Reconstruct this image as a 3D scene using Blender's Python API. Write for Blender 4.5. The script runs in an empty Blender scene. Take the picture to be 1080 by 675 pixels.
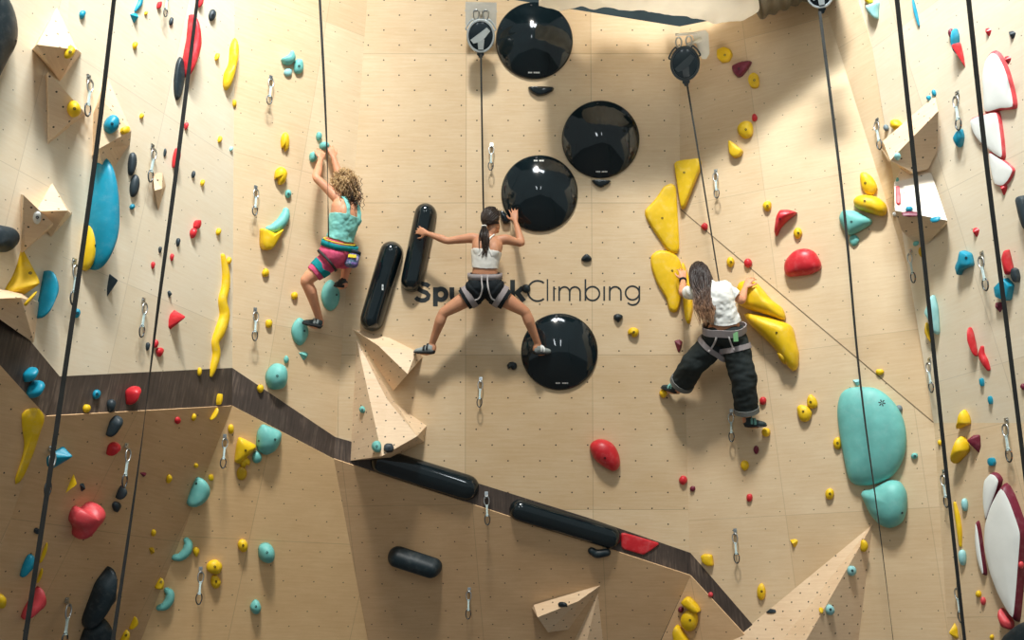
import bpy, bmesh, math, random
import numpy as np
from mathutils import Vector, Matrix, noise
from mathutils.bvhtree import BVHTree

SC = bpy.context.scene
COL = SC.collection
F = 1050.0
PITCH = math.radians(17.5)
CAM = Vector((0, 0, 1.6))
FWD = Vector((0, math.cos(PITCH), math.sin(PITCH)))
UPV = Vector((0, -math.sin(PITCH), math.cos(PITCH)))
RIGHT = Vector((1, 0, 0))
ZUP = Vector((0, 0, 1))

def pdir(px, py):
    return FWD + RIGHT * ((px - 540) / F) + UPV * ((337.5 - py) / F)

def W(px, py, Z):
    return CAM + pdir(px, py) * Z

def proj(p):
    d = Vector(p) - CAM
    z = d.dot(FWD)
    return (540 + F * d.dot(RIGHT) / z, 337.5 - F * d.dot(UPV) / z, z)

# ------------------------------------------------------------------ helpers
def link(o, parent=None):
    COL.objects.link(o)
    if parent is not None:
        o.parent = parent
    return o

def tag(o, label=None, cat=None, group=None, kind=None):
    if label: o['label'] = label
    if cat: o['category'] = cat
    if group: o['group'] = group
    if kind: o['kind'] = kind
    return o

def empty(name, loc, label=None, cat=None, group=None, rot=None):
    o = bpy.data.objects.new(name, None)
    o.empty_display_size = 0.05
    if rot is not None:
        o.matrix_world = Matrix.Translation(loc) @ rot.to_4x4()
    else:
        o.location = loc
    link(o)
    tag(o, label, cat, group)
    bpy.context.view_layer.update()
    return o

def mesh_obj(name, bm, mat, parent=None, smooth=True, world=False):
    """link bm as one object; world=True: bm is in world space although parent sits elsewhere"""
    me = bpy.data.meshes.new(name)
    bmesh.ops.recalc_face_normals(bm, faces=bm.faces[:])
    if smooth:
        for f in bm.faces: f.smooth = True
    bm.to_mesh(me); bm.free()
    for m in (mat if isinstance(mat, (list, tuple)) else [mat]):
        me.materials.append(m)
    o = bpy.data.objects.new(name, me)
    link(o, parent)
    if world and parent is not None:
        o.matrix_parent_inverse = parent.matrix_world.inverted()
    return o

def centre_origin(o):
    """move a world-space mesh object's origin to its own middle"""
    me = o.data
    c = sum((v.co for v in me.vertices), Vector()) / max(1, len(me.vertices))
    me.transform(Matrix.Translation(-c))
    o.location = c
    return o

def smooth_by_angle(o, deg=35):
    me = o.data
    bm = bmesh.new(); bm.from_mesh(me)
    for e in bm.edges:
        if len(e.link_faces) == 2 and e.calc_face_angle(0) > math.radians(deg):
            e.smooth = False
    bm.to_mesh(me); bm.free()

def add_box(bm, c, ax, ay, az, sx, sy, sz):
    vs = []
    for k in (-1, 1):
        for (i, j) in ((-1, -1), (1, -1), (1, 1), (-1, 1)):
            vs.append(bm.verts.new(c + ax * (i * sx / 2) + ay * (j * sy / 2) + az * (k * sz / 2)))
    for f in ((0, 1, 2, 3), (4, 5, 6, 7), (0, 1, 5, 4), (1, 2, 6, 5), (2, 3, 7, 6), (3, 0, 4, 7)):
        bm.faces.new([vs[i] for i in f])

def frames(pts, ref=None):
    """parallel-transport frames along a polyline"""
    n = len(pts)
    T = []
    for i in range(n):
        a = pts[max(0, i - 1)]; b = pts[min(n - 1, i + 1)]
        t = (b - a)
        T.append(t.normalized() if t.length > 1e-9 else (T[-1] if T else Vector((0, 0, 1))))
    r = ref if ref is not None else (Vector((0, 0, 1)) if abs(T[0].z) < .9 else Vector((1, 0, 0)))
    N = (r - T[0] * r.dot(T[0])).normalized()
    out = []
    for i in range(n):
        N = (N - T[i] * N.dot(T[i]))
        N = N.normalized() if N.length > 1e-9 else T[i].orthogonal().normalized()
        out.append((T[i], N, T[i].cross(N)))
    return out

def add_tube(bm, pts, rad, seg=10, ref=None, flat=1.0, cap=True, round_cap=False):
    """lofted tube; rad scalar or list; flat scales the second axis"""
    pts = [Vector(p) for p in pts]
    if not isinstance(rad, (list, tuple)): rad = [rad] * len(pts)
    rad = list(rad)
    if round_cap:
        d0 = (pts[0] - pts[1]).normalized(); d1 = (pts[-1] - pts[-2]).normalized()
        pre, prr, post, por = [], [], [], []
        for k in (0.98, 0.75, 0.4):
            pre.append(pts[0] + d0 * rad[0] * k); prr.append(rad[0] * math.sqrt(1 - k * k))
        for k in (0.4, 0.75, 0.98):
            post.append(pts[-1] + d1 * rad[-1] * k); por.append(rad[-1] * math.sqrt(1 - k * k))
        pts = pre + pts + post; rad = prr + rad + por
    fr = frames(pts, ref)
    rings = []
    for p, r, (t, n, b) in zip(pts, rad, fr):
        rings.append([bm.verts.new(p + n * (r * math.cos(2 * math.pi * k / seg)) + b * (r * flat * math.sin(2 * math.pi * k / seg))) for k in range(seg)])
    for a, c in zip(rings, rings[1:]):
        for k in range(seg):
            bm.faces.new((a[k], a[(k + 1) % seg], c[(k + 1) % seg], c[k]))
    if cap:
        bm.faces.new(rings[0][::-1]); bm.faces.new(rings[-1])
    return rings

def spline(pts, n):
    """Catmull-Rom through tuples/Vectors (any dimension) -> list of Vectors"""
    P = [np.array(p, float) for p in pts]
    if len(P) == 2:
        return [Vector(P[0] + (P[1] - P[0]) * i / (n - 1)) for i in range(n)]
    out = []
    m = len(P) - 1
    for i in range(n):
        s = i / (n - 1) * m
        k = min(int(s), m - 1); t = s - k
        p0 = P[k - 1] if k > 0 else 2 * P[0] - P[1]
        p1, p2 = P[k], P[k + 1]
        p3 = P[k + 2] if k + 2 <= m else 2 * P[m] - P[m - 1]
        out.append(Vector(0.5 * ((2 * p1) + (p2 - p0) * t + (2 * p0 - 5 * p1 + 4 * p2 - p3) * t * t + (3 * p1 - p0 - 3 * p2 + p3) * t ** 3)))
    return out

def closed_spline(pts, n, tight=0.5):
    P = [np.array(p, float) for p in pts]
    m = len(P); dense = []
    for k in range(m):
        p0, p1, p2, p3 = P[k - 1], P[k], P[(k + 1) % m], P[(k + 2) % m]
        m1 = (p2 - p0) * tight; m2 = (p3 - p1) * tight
        # keep tangents no longer than the chord so corners do not overshoot
        L = np.linalg.norm(p2 - p1)
        for mm in (m1, m2):
            l = np.linalg.norm(mm)
            if l > L: mm *= L / l
        for j in range(12):
            t = j / 12
            dense.append((2*t**3-3*t*t+1)*p1 + (t**3-2*t*t+t)*m1 + (-2*t**3+3*t*t)*p2 + (t**3-t*t)*m2)
    D = np.array(dense); nx = np.roll(D, -1, 0)
    seg = np.linalg.norm(nx - D, axis=1); cum = np.concatenate([[0], np.cumsum(seg)])
    out = []
    for i in range(n):
        s = cum[-1] * i / n
        k = int(np.searchsorted(cum, s, side='right') - 1); k = min(k, len(D) - 1)
        t = (s - cum[k]) / max(seg[k], 1e-9)
        out.append(D[k] + (nx[k] - D[k]) * t)
    return np.array(out)

# ------------------------------------------------------------------ materials
def s2l(c):
    return tuple(((x / 255) / 12.92 if x / 255 <= .04045 else ((x / 255 + .055) / 1.055) ** 2.4) for x in c)

class NT:
    def __init__(s, name):
        s.m = bpy.data.materials.new(name); s.m.use_nodes = True
        s.t = s.m.node_tree; s.n = s.t.nodes; s.l = s.t.links
        s.b = s.n['Principled BSDF']
    def new(s, typ, **kw):
        nd = s.n.new(typ)
        for k, v in kw.items(): setattr(nd, k, v)
        return nd
    def math(s, op, a, b=None, clamp=False):
        nd = s.new('ShaderNodeMath', operation=op); nd.use_clamp = clamp
        for i, x in enumerate((a, b)):
            if x is None: continue
            if isinstance(x, (int, float)): nd.inputs[i].default_value = x
            else: s.l.new(x, nd.inputs[i])
        return nd.outputs[0]
    def mix(s, fac, a, b, blend='MIX'):
        nd = s.new('ShaderNodeMix', data_type='RGBA', blend_type=blend)
        for i, x in ((0, fac), (6, a), (7, b)):
            if isinstance(x, (int, float)): nd.inputs[i].default_value = x
            elif isinstance(x, (tuple, list)): nd.inputs[i].default_value = (*x[:3], 1)
            else: s.l.new(x, nd.inputs[i])
        return nd.outputs[2]
    def ramp(s, fac, stops):
        nd = s.new('ShaderNodeValToRGB')
        e = nd.color_ramp.elements
        while len(e) > 1: e.remove(e[-1])
        e[0].position = stops[0][0]; e[0].color = (*stops[0][1], 1) if not isinstance(stops[0][1], (int, float)) else (stops[0][1],) * 3 + (1,)
        for p, c in stops[1:]:
            x = e.new(p); x.color = (*c, 1) if not isinstance(c, (int, float)) else (c, c, c, 1)
        s.l.new(fac, nd.inputs[0]); return nd.outputs[0]
    def noise(s, vec, scale, detail=3, rough=.5):
        nd = s.new('ShaderNodeTexNoise'); nd.inputs['Scale'].default_value = scale
        nd.inputs['Detail'].default_value = detail; nd.inputs['Roughness'].default_value = rough
        if vec is not None: s.l.new(vec, nd.inputs['Vector'])
        return nd.outputs['Fac']
    def mapping(s, vec, scale=(1, 1, 1), loc=(0, 0, 0)):
        nd = s.new('ShaderNodeMapping'); nd.inputs['Scale'].default_value = scale; nd.inputs['Location'].default_value = loc
        s.l.new(vec, nd.inputs['Vector']); return nd.outputs[0]
    def bump(s, h, strength=.3, dist=.01):
        nd = s.new('ShaderNodeBump'); nd.inputs['Strength'].default_value = strength; nd.inputs['Distance'].default_value = dist
        s.l.new(h, nd.inputs['Height']); s.l.new(nd.outputs[0], s.b.inputs['Normal'])
    def base(s, c):
        if isinstance(c, (tuple, list)): s.b.inputs['Base Color'].default_value = (*c[:3], 1)
        else: s.l.new(c, s.b.inputs['Base Color'])
    def rough(s, r):
        if isinstance(r, (int, float)): s.b.inputs['Roughness'].default_value = r
        else: s.l.new(r, s.b.inputs['Roughness'])

def plywood(name, ca, cb, dots=True, seams=True, tone=(.80, .745, .67), seam_k=.38, dot_r=.0075, du=.305, dv=.30, pw=1.22, ph=1.475, cu=.16, cv=.794, dotcol=(.02, .015, .012)):
    k = NT(name)
    uv = k.new('ShaderNodeUVMap').outputs[0]
    sep = k.new('ShaderNodeSeparateXYZ'); k.l.new(uv, sep.inputs[0])
    u, v = sep.outputs[0], sep.outputs[1]
    grain = k.noise(k.mapping(uv, (1.6, 22, 1)), 2.2, 5, .6)
    blotch = k.noise(k.mapping(uv, (1, 1.6, 1)), 1.7, 4, .6)
    fine = k.noise(k.mapping(uv, (8, 60, 1)), 3.0, 2, .5)
    f = k.math('ADD', k.math('MULTIPLY', grain, .42), k.math('ADD', k.math('MULTIPLY', blotch, .42), k.math('MULTIPLY', fine, .16)))
    col = k.ramp(f, [(.32, cb), (.50, tuple((x + y) / 2 for x, y in zip(ca, cb))), (.66, ca)])
    if seams:
        pu = k.math('DIVIDE', u, pw); pv = k.math('DIVIDE', v, ph)
        cell = k.new('ShaderNodeCombineXYZ')
        k.l.new(k.math('FLOOR', pu), cell.inputs[0]); k.l.new(k.math('FLOOR', pv), cell.inputs[1])
        wn = k.new('ShaderNodeTexWhiteNoise', noise_dimensions='2D'); k.l.new(cell.outputs[0], wn.inputs['Vector'])
        tn = k.ramp(wn.outputs[0], [(0, tone), (.5, tuple((x + 1.2) / 2.2 for x in tone)), (1, (1, 1, 1))])
        col = k.mix(1.0, col, tn, 'MULTIPLY')
        eu = k.math('MULTIPLY', k.math('SUBTRACT', .5, k.math('ABSOLUTE', k.math('SUBTRACT', k.math('FRACT', pu), .5))), pw)
        ev = k.math('MULTIPLY', k.math('SUBTRACT', .5, k.math('ABSOLUTE', k.math('SUBTRACT', k.math('FRACT', pv), .5))), ph)
        ed = k.math('MINIMUM', eu, ev)
        line = k.math('LESS_THAN', ed, .0032)
        col = k.mix(k.math('MULTIPLY', line, seam_k), col, (.16, .10, .055))
    if dots:
        def latt(off):
            a = k.math('MULTIPLY', k.math('SUBTRACT', k.math('FRACT', k.math('ADD', k.math('DIVIDE', u, du), off + cu)), .5), du)
            b = k.math('MULTIPLY', k.math('SUBTRACT', k.math('FRACT', k.math('ADD', k.math('DIVIDE', v, dv), off + cv)), .5), dv)
            return k.math('SQRT', k.math('ADD', k.math('MULTIPLY', a, a), k.math('MULTIPLY', b, b)))
        d = k.math('MINIMUM', latt(0.0), latt(.5))
        mask = k.math('LESS_THAN', d, dot_r)
        col = k.mix(k.math('MULTIPLY', mask, .93), col, dotcol)
    k.base(col); k.rough(.5)
    k.b.inputs['Specular IOR Level'].default_value = .28
    k.bump(fine, .04, .003)
    return k.m

def plastic(name, rgb, rough=.45, var=.10, chalk=0.0, bump=.10, spec=.4):
    k = NT(name)
    co = k.new('ShaderNodeTexCoord').outputs['Object']
    n = k.noise(co, 9, 4)
    c = s2l(rgb)
    lo = tuple(x * (1 - var) for x in c); hi = tuple(min(1, x * (1 + var)) for x in c)
    col = k.ramp(n, [(.3, lo), (.7, hi)])
    if chalk:
        n2 = k.noise(co, 16, 5, .65)
        col = k.mix(k.math('MULTIPLY', k.ramp(n2, [(.5, 0.), (.75, 1.)]), chalk), col, (.75, .72, .68))
    k.base(col); k.rough(rough); k.b.inputs['Specular IOR Level'].default_value = spec
    if bump: k.bump(k.noise(co, 160, 2), bump, .002)
    return k.m

def metal(name, rgb, rough=.3):
    k = NT(name)
    co = k.new('ShaderNodeTexCoord').outputs['Object']
    c = s2l(rgb)
    k.base(k.ramp(k.noise(co, 30, 3), [(.3, tuple(x * .85 for x in c)), (.7, c)]))
    k.b.inputs['Metallic'].default_value = 1; k.rough(rough)
    return k.m

def fabric(name, rgb, rough=.85, scale=240, var=.15, streak=None):
    k = NT(name)
    co = k.new('ShaderNodeTexCoord').outputs['Object']
    c = s2l(rgb)
    n = k.noise(co, 14, 4, .6)
    k.base(k.ramp(n, [(.3, tuple(x * (1 - var) for x in c)), (.7, tuple(min(1, x * (1 + var)) for x in c))]))
    k.rough(rough); k.b.inputs['Specular IOR Level'].default_value = .2
    k.bump(k.noise(co, scale, 2), .25, .002)
    return k.m

M = {}
WA, WB = s2l((232, 211, 178)), s2l((216, 187, 147))
M['ply'] = plywood('birch_plywood_back', WA, WB)
M['ply_side'] = plywood('birch_plywood_side', s2l((238, 227, 205)), s2l((228, 211, 182)), dot_r=.0048, dotcol=(.16, .12, .08), tone=(.90, .86, .80), seam_k=.20)  # paler birch: strong light on the outer walls is put into the colour
M['ply_mid'] = plywood('birch_plywood_mid', s2l((234, 212, 178)), s2l((218, 189, 150)), dot_r=.0052, dotcol=(.11, .08, .05), tone=(.88, .83, .76), seam_k=.22)
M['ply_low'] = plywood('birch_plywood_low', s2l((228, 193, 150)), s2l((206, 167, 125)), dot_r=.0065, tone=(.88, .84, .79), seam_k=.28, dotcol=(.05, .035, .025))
M['ply_low_lit'] = plywood('birch_plywood_low_lit', s2l((240, 204, 154)), s2l((222, 182, 132)), dot_r=.006, dotcol=(.10, .07, .04), tone=(.90, .86, .80), seam_k=.28)  # lighter low plywood: this panel's stronger light is put into its colour
M['vol'] = plywood('volume_plywood', s2l((238, 212, 178)), s2l((216, 183, 146)), seams=False, cu=0, cv=0, du=.17, dv=.16, dot_r=.0075)
M['vol_white'] = plywood('volume_pale_plywood', s2l((246, 238, 224)), s2l((238, 226, 206)), seams=False, cu=0, cv=0, du=.30, dv=.28, dot_r=.006)
k = NT('dark_film_faced_plywood')
uv = k.new('ShaderNodeUVMap').outputs[0]
n1 = k.noise(k.mapping(uv, (30, 2.2, 1)), 1.6, 5, .65); n2 = k.noise(uv, 3.1, 4)
f = k.math('ADD', k.math('MULTIPLY', n1, .55), k.math('MULTIPLY', n2, .45))
k.base(k.ramp(f, [(.34, s2l((50, 42, 38))), (.54, s2l((78, 66, 58))), (.70, s2l((124, 106, 92)))]))
k.rough(.55); M['band'] = k.m
M['edge'] = plastic('plywood_edge', (214, 190, 160), .6, bump=0)
M['yellow'] = plastic('yellow_polyurethane', (232, 190, 22), .5, chalk=.12)
M['yellow_dk'] = plastic('dark_yellow_polyurethane', (206, 165, 26), .55, chalk=.1)
M['turq'] = plastic('turquoise_polyurethane', (112, 186, 178), .5, chalk=.10)
M['pale_turq'] = plastic('pale_turquoise_polyurethane', (150, 205, 205), .5, chalk=.2)
M['blue'] = plastic('blue_polyurethane', (16, 140, 168), .42, chalk=.08)
M['red'] = plastic('red_polyurethane', (200, 40, 48), .40, chalk=.10)
M['pink'] = plastic('pinkish_red_polyurethane', (214, 72, 78), .45, chalk=.14)
M['maroon'] = plastic('maroon_polyurethane', (112, 30, 52), .45, chalk=.08)
M['dark'] = plastic('charcoal_polyurethane', (40, 52, 58), .5, chalk=.05)
M['grey'] = plastic('grey_polyurethane', (110, 124, 128), .55)
M['white'] = plastic('white_fibreglass', (236, 238, 232), .35, var=.03, bump=.03)
M['gloss'] = plastic('gloss_black_fibreglass', (16, 27, 31), .08, var=.15, bump=0, spec=.6)
M['matt_black'] = plastic('matt_black_fibreglass', (26, 40, 46), .45, chalk=.06)
M['bolt'] = metal('dark_bolt_steel', (70, 70, 72), .4)
M['steel'] = metal('brushed_steel', (190, 195, 196), .28)
M['dsteel'] = metal('dark_steel', (84, 88, 90), .35)
M['orange'] = metal('orange_anodised', (230, 140, 60), .35)
M['sling'] = fabric('pale_sling', (188, 208, 206))
M['web'] = fabric('charcoal_webbing', (60, 60, 58), scale=400)
M['web_blue'] = fabric('blue_webbing', (52, 110, 140), scale=400)
M['ink'] = plastic('dark_wall_paint', (40, 46, 48), .6, bump=0, var=.05)
M['mark'] = plastic('white_print', (225, 228, 226), .6, bump=0, var=.02)
# ------------------------------------------------------------------ camera
cd = bpy.data.cameras.new('camera'); cam = bpy.data.objects.new('camera', cd); link(cam)
cd.sensor_width = 36; cd.sensor_fit = 'HORIZONTAL'; cd.lens = F * 36 / 1080
cam.matrix_world = Matrix.Translation(CAM) @ Matrix((RIGHT, UPV, -FWD)).transposed().to_4x4()
cd.clip_end = 100
SC.camera = cam

# ------------------------------------------------------------------ wall planes
class Plane:
    def __init__(s, a, b, c):
        n = (b - a).cross(c - a).normalized()
        if n.dot(CAM - a) < 0: n = -n
        s.o = a.copy(); s.n = n
        s.u = ZUP.cross(n).normalized(); s.v = n.cross(s.u).normalized()
    def at(s, px, py, h=0.0):
        d = pdir(px, py)
        t = ((s.o + s.n * h) - CAM).dot(s.n) / d.dot(s.n)
        return CAM + d * t
    def rot(s):
        return Matrix((s.u, s.v, s.n)).transposed()

LEAN = math.radians(14)
bo = W(540, 337.5, 9.6)
PB = Plane(bo, bo + Vector((1, 0, 0)), bo + Vector((0, -math.sin(LEAN), math.cos(LEAN))))
PL1 = Plane(PB.at(388.7, -20), PB.at(352, 484), W(248, 200, 9.0))
PL2 = Plane(PL1.at(248, -60), PL1.at(245, 388), W(66, 300, 7.25))
PL3 = Plane(PL2.at(74, -60), PL2.at(63, 397), W(-40, 300, 6.45))
PR1 = Plane(PB.at(717, 28), PB.at(717, 220), W(955, 286, 8.7))
PR1L = Plane(PB.at(717, 220), PB.at(728, 584), PR1.at(985, 446))
_c = PR1.at(920, 50) - pdir(920, 50) * .16
PRS = Plane(PR1.at(862, -20), PR1.at(958, 286), _c)
PR2 = Plane(_c, PR1.at(985, 446), W(1090, 300, 7.55))
PR2L = Plane(PR1.at(985, 446), PR1L.at(1001, 690), PR2.at(1120, 446))
# lower panels: they hang back under the dark strip
PB1 = Plane(PB.at(352, 484, .02), PB.at(498, 532, .02), W(440, 675, 9.93))
PB2 = Plane(PB.at(498, 532, .02), PB.at(728, 607, .02), PB1.at(516, 690))
PLL1 = Plane(PL1.at(352, 484, .02), PL1.at(245, 428, .02), PB1.at(390, 690))
PLL2 = Plane(PLL1.at(245, 428), PL2.at(49, 439, .02), PLL1.at(143, 690))
PLL3 = Plane(PLL2.at(49, 439), PL3.at(0, 385, .02), PLL2.at(-38, 690))
PLR = Plane(PR1L.at(728, 607, .02), PR1L.at(800, 687, .02), PB2.at(690, 690))

SOLIDS = []      # (verts, faces) of everything holds can be screwed to

def wall(name, plane, px, mat, uv0, thick=.06):
    """flat panel with real thickness; uv in metres from pixel anchor uv0"""
    front = [plane.at(x, y) for x, y in px]
    o0 = plane.at(*uv0)
    bm = bmesh.new(); ul = bm.loops.layers.uv.new('UVMap')
    a = [bm.verts.new(p) for p in front]; b = [bm.verts.new(p - plane.n * thick) for p in front]
    bm.faces.new(a); bm.faces.new(b[::-1])
    for i in range(len(a)):
        j = (i + 1) % len(a)
        bm.faces.new((a[i], b[i], b[j], a[j]))
    for f in bm.faces:
        for l in f.loops:
            d = l.vert.co - o0
            l[ul].uv = (d.dot(plane.u), d.dot(plane.v))
    o = mesh_obj(name, bm, mat, smooth=False)
    tag(o, kind='structure')
    SOLIDS.append(([tuple(p) for p in front], [tuple(range(len(front)))], plane))
    return o

Lx = lambda y: 388 + (y + 20) / 440 * (364 - 388)      # back/left corner column
wall('wall_back', PB, [(390.2, -40), (440, -16), (540, -.5), (717, 28), (717, 220), (728, 607), (498, 532), (352, 484)], M['ply'], (491.5, 214))
wall('wall_left_inner', PL1, [(248, -60), (390.2, -40), (352, 484), (245, 428), (245, 388)], M['ply_mid'], (318, 180))
wall('wall_left', PL2, [(74, -60), (248, -60), (245, 388), (245, 428), (49, 439), (63, 397)], M['ply_side'], (173, 120))
wall('wall_left_outer', PL3, [(-160, -60), (74, -60), (63, 397), (49, 439), (0, 385), (-160, 210)], M['ply_side'], (20, 180))
wall('wall_right_upper', PR1, [(717, 28), (795, 12), (855.7, -40), (958, 286), (985, 446), (717, 220)], M['ply_mid'], (806, 200))
wall('wall_right_corner', PRS, [(855.7, -40), (893, -40), (920, 50), (958, 286)], M['ply_mid'], (870, 60))
wall('wall_right_lower', PR1L, [(717, 220), (985, 446), (1001, 690), (800, 690), (728, 607)], M['ply_mid'], (806, 374))
wall('wall_right_outer_upper', PR2, [(893, -40), (1220, -60), (1220, 446), (985, 446), (958, 286), (920, 50)], M['ply_side'], (1000, 200))
wall('wall_right_outer_lower', PR2L, [(985, 446), (1220, 446), (1220, 690), (1001, 690)], M['ply_mid'], (1060, 446))
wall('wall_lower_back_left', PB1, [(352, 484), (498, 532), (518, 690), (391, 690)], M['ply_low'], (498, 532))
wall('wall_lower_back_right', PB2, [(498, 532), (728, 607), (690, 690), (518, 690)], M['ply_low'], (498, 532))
wall('wall_lower_left_inner', PLL1, [(245, 428), (352, 484), (391, 690), (143, 690)], M['ply_low_lit'], (263, 569))
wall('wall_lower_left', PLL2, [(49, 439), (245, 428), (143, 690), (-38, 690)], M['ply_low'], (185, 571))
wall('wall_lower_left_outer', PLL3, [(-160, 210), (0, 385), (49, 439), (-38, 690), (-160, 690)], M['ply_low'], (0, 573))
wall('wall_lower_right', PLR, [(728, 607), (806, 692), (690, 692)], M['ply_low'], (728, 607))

# dark film-faced strip between the upper wall and the lower panels
def band(name, plane, px):
    return wall(name, plane, px, M['band'], px[0], .004)
H = .006
class Off:
    def __init__(s, p, h): s.__dict__.update(p.__dict__); s.o = p.o + p.n * h
    at = Plane.at; rot = Plane.rot
band('trim_1', Off(PL3, H), [(-160, 145), (0, 321), (63, 397), (49, 439), (0, 385), (-160, 210)])
band('trim_2', Off(PL2, H), [(63, 397), (245, 388), (245, 428), (49, 439)])
band('trim_3', Off(PL1, H), [(245, 388), (353.7, 461), (352, 484), (245, 428)])
band('trim_4', Off(PB, H), [(353.7, 461), (368, 465), (398, 476), (505, 510), (620, 546), (728, 583), (728, 607), (498, 532), (352, 484)])
band('trim_5', Off(PR1L, H), [(728, 583), (812, 680), (802, 690), (728, 607)])

# floor, dark hall ceiling behind the wall top
bm = bmesh.new()
add_box(bm, Vector((0, 4, -.1)), Vector((1, 0, 0)), Vector((0, 1, 0)), ZUP, 18, 18, .2)
k = NT('grey_crash_mat'); co = k.new('ShaderNodeTexCoord').outputs['Object']
k.base(k.ramp(k.noise(co, 3, 4), [(.3, (.10, .10, .105)), (.7, (.15, .15, .155))])); k.rough(.7); M['floor'] = k.m
tag(mesh_obj('floor', bm, M['floor'], smooth=False), kind='structure')
k = NT('dark_ceiling_paint'); co = k.new('ShaderNodeTexCoord').outputs['Object']
k.base(k.ramp(k.noise(co, 2, 3), [(.3, s2l((48, 66, 72))), (.7, s2l((66, 86, 92)))])); k.rough(.8); M['ceil'] = k.m
bm = bmesh.new()
add_box(bm, Vector((0, 4, 18.1)), Vector((1, 0, 0)), Vector((0, 1, 0)), ZUP, 18, 18, .2)
tag(mesh_obj('ceiling', bm, M['ceil'], smooth=False), kind='structure')
bm = bmesh.new()
add_box(bm, Vector((0, 11.3, 8.9)), Vector((1, 0, 0)), Vector((0, 1, 0)), ZUP, 18, .2, 18)
tag(mesh_obj('wall_hall', bm, M['ceil'], smooth=False), kind='structure')

# ------------------------------------------------------------------ light
def area(name, loc, aim, size, power, col=(1, .93, .82), sy=None, spread=None):
    l = bpy.data.lights.new(name, 'AREA'); l.energy = power; l.color = col
    l.shape = 'RECTANGLE' if sy else 'DISK'; l.size = size
    if sy: l.size_y = sy
    if spread: l.spread = math.radians(spread)
    o = bpy.data.objects.new(name, l); link(o)
    o.location = loc
    o.rotation_euler = (Vector(aim) - Vector(loc)).to_track_quat('-Z', 'Y').to_euler()
    return o
LIGHTS = [
    area('hall_lamp', (-.7, -2.5, 16), (0, 9, 4.2), 1.3, 1780, (1, .93, .83)),
    area('skylight', (-1.2, 2.6, 11.0), (-3.4, 6.9, 7.0), 2.4, 180, (.88, .96, 1), .6, 62),
    area('skylight', (1.4, 2.6, 11.0), (3.6, 6.9, 7.0), 2.4, 165, (.88, .96, 1), .6, 62),
    area('hall_fill', (-2.6, -4.0, 7.4), (-.5, 9.3, 5.2), .35, 80, (.9, .97, 1), 2.8),  # unseen area lights added for front fill and glints on the discs
    area('hall_fill', (1.6, -4.6, 7.8), (.5, 9.3, 5.2), .35, 80, (.9, .97, 1), 2.8),
    area('duct_fill', (1.4, 5.2, .9), (1.45, 8.2, 8.15), .3, 5, (1, .93, .82), None, 20),  # added unseen lamp, narrow beam to brighten the duct's underside
]
wd = bpy.data.worlds.new('hall'); SC.world = wd; wd.use_nodes = True
bg = wd.node_tree.nodes['Background']
bg.inputs[0].default_value = (.80, .90, .92, 1); bg.inputs[1].default_value = .36
SC.view_settings.view_transform = 'Standard'; SC.view_settings.look = 'None'
SC.view_settings.gamma = 1; SC.view_settings.use_curve_mapping = False
SC.view_settings.exposure = -0.06
# ------------------------------------------------------------------ things screwed to the wall
class Caster:
    def build(s):
        V, Fc, s.owner = [], [], []
        for vs, fs, pl in SOLIDS:
            b = len(V); V += vs
            for f in fs: Fc.append(tuple(i + b for i in f)); s.owner.append(pl)
        s.t = BVHTree.FromPolygons([Vector(v) for v in V], Fc)
    def hit(s, px, py):
        d = pdir(px, py).normalized()
        p, n, i, dist = s.t.ray_cast(CAM, d)
        if p is None: return None
        if n.dot(d) > 0: n = -n
        pl = s.owner[i]
        if pl is None:
            pl = Plane.__new__(Plane); pl.o = p; pl.n = n
            pl.u = ZUP.cross(n); pl.u = pl.u.normalized() if pl.u.length > .05 else Vector((1, 0, 0))
            pl.v = n.cross(pl.u).normalized()
        return p, pl
CAST = Caster(); CAST.build()

def to_local(pl, p0, pts_px):
    out = []
    for x, y in pts_px:
        q = pl.at(x, y) - p0
        out.append((q.dot(pl.u), q.dot(pl.v)))
    return np.array(out)

def bbox_px(pl, p0, P3):
    """pixel bounding box of local 3-D points"""
    xs, ys = [], []
    for a, b, c in P3:
        x, y, z = proj(p0 + pl.u * float(a) + pl.v * float(b) + pl.n * float(c)); xs.append(x); ys.append(y)
    return min(xs), min(ys), max(xs), max(ys)

def dome_points(out2, apex, H, prof, rings=8):
    """rings of points from the outline to the apex -> list of rings (n,3)"""
    R = []
    for k in range(rings + 1):
        t = k / rings
        if prof == 'dome':      # round pebble
            a = t * math.pi / 2; r = math.cos(a); g = math.sin(a) ** .85
        elif prof == 'flat':    # plate with a rounded shoulder
            if t < .5:
                a = t / .5 * math.pi / 2; r = 1 - .13 * (1 - math.cos(a)); g = math.sin(a) * .86
            else:
                q = (t - .5) / .5; r = .87 * (1 - q); g = .86 + .14 * math.sin(q * math.pi / 2)
        elif prof == 'cone':    # wedge with a blunt tip
            r = 1 - t * .94; g = t
            if k == rings: r = 0.0; g = 1.0
        elif prof == 'bulb':    # bulging jug
            a = t * math.pi / 2; r = math.cos(a) ** .8 * (1 + .10 * math.sin(2 * a)); g = math.sin(a)
        elif prof == 'disc':    # shallow cone on a thin rolled rim
            tab = [(1, 0), (1.0, .08), (.985, .14), (.965, .18), (.80, .40), (.55, .66), (.30, .87), (.10, .975), (0, 1)]
            r, g = tab[min(len(tab) - 1, k)]
        R.append(np.column_stack([apex[0] + (out2[:, 0] - apex[0]) * max(r, 1e-4), apex[1] + (out2[:, 1] - apex[1]) * max(r, 1e-4), np.full(len(out2), H * g)]))
    return R

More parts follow.
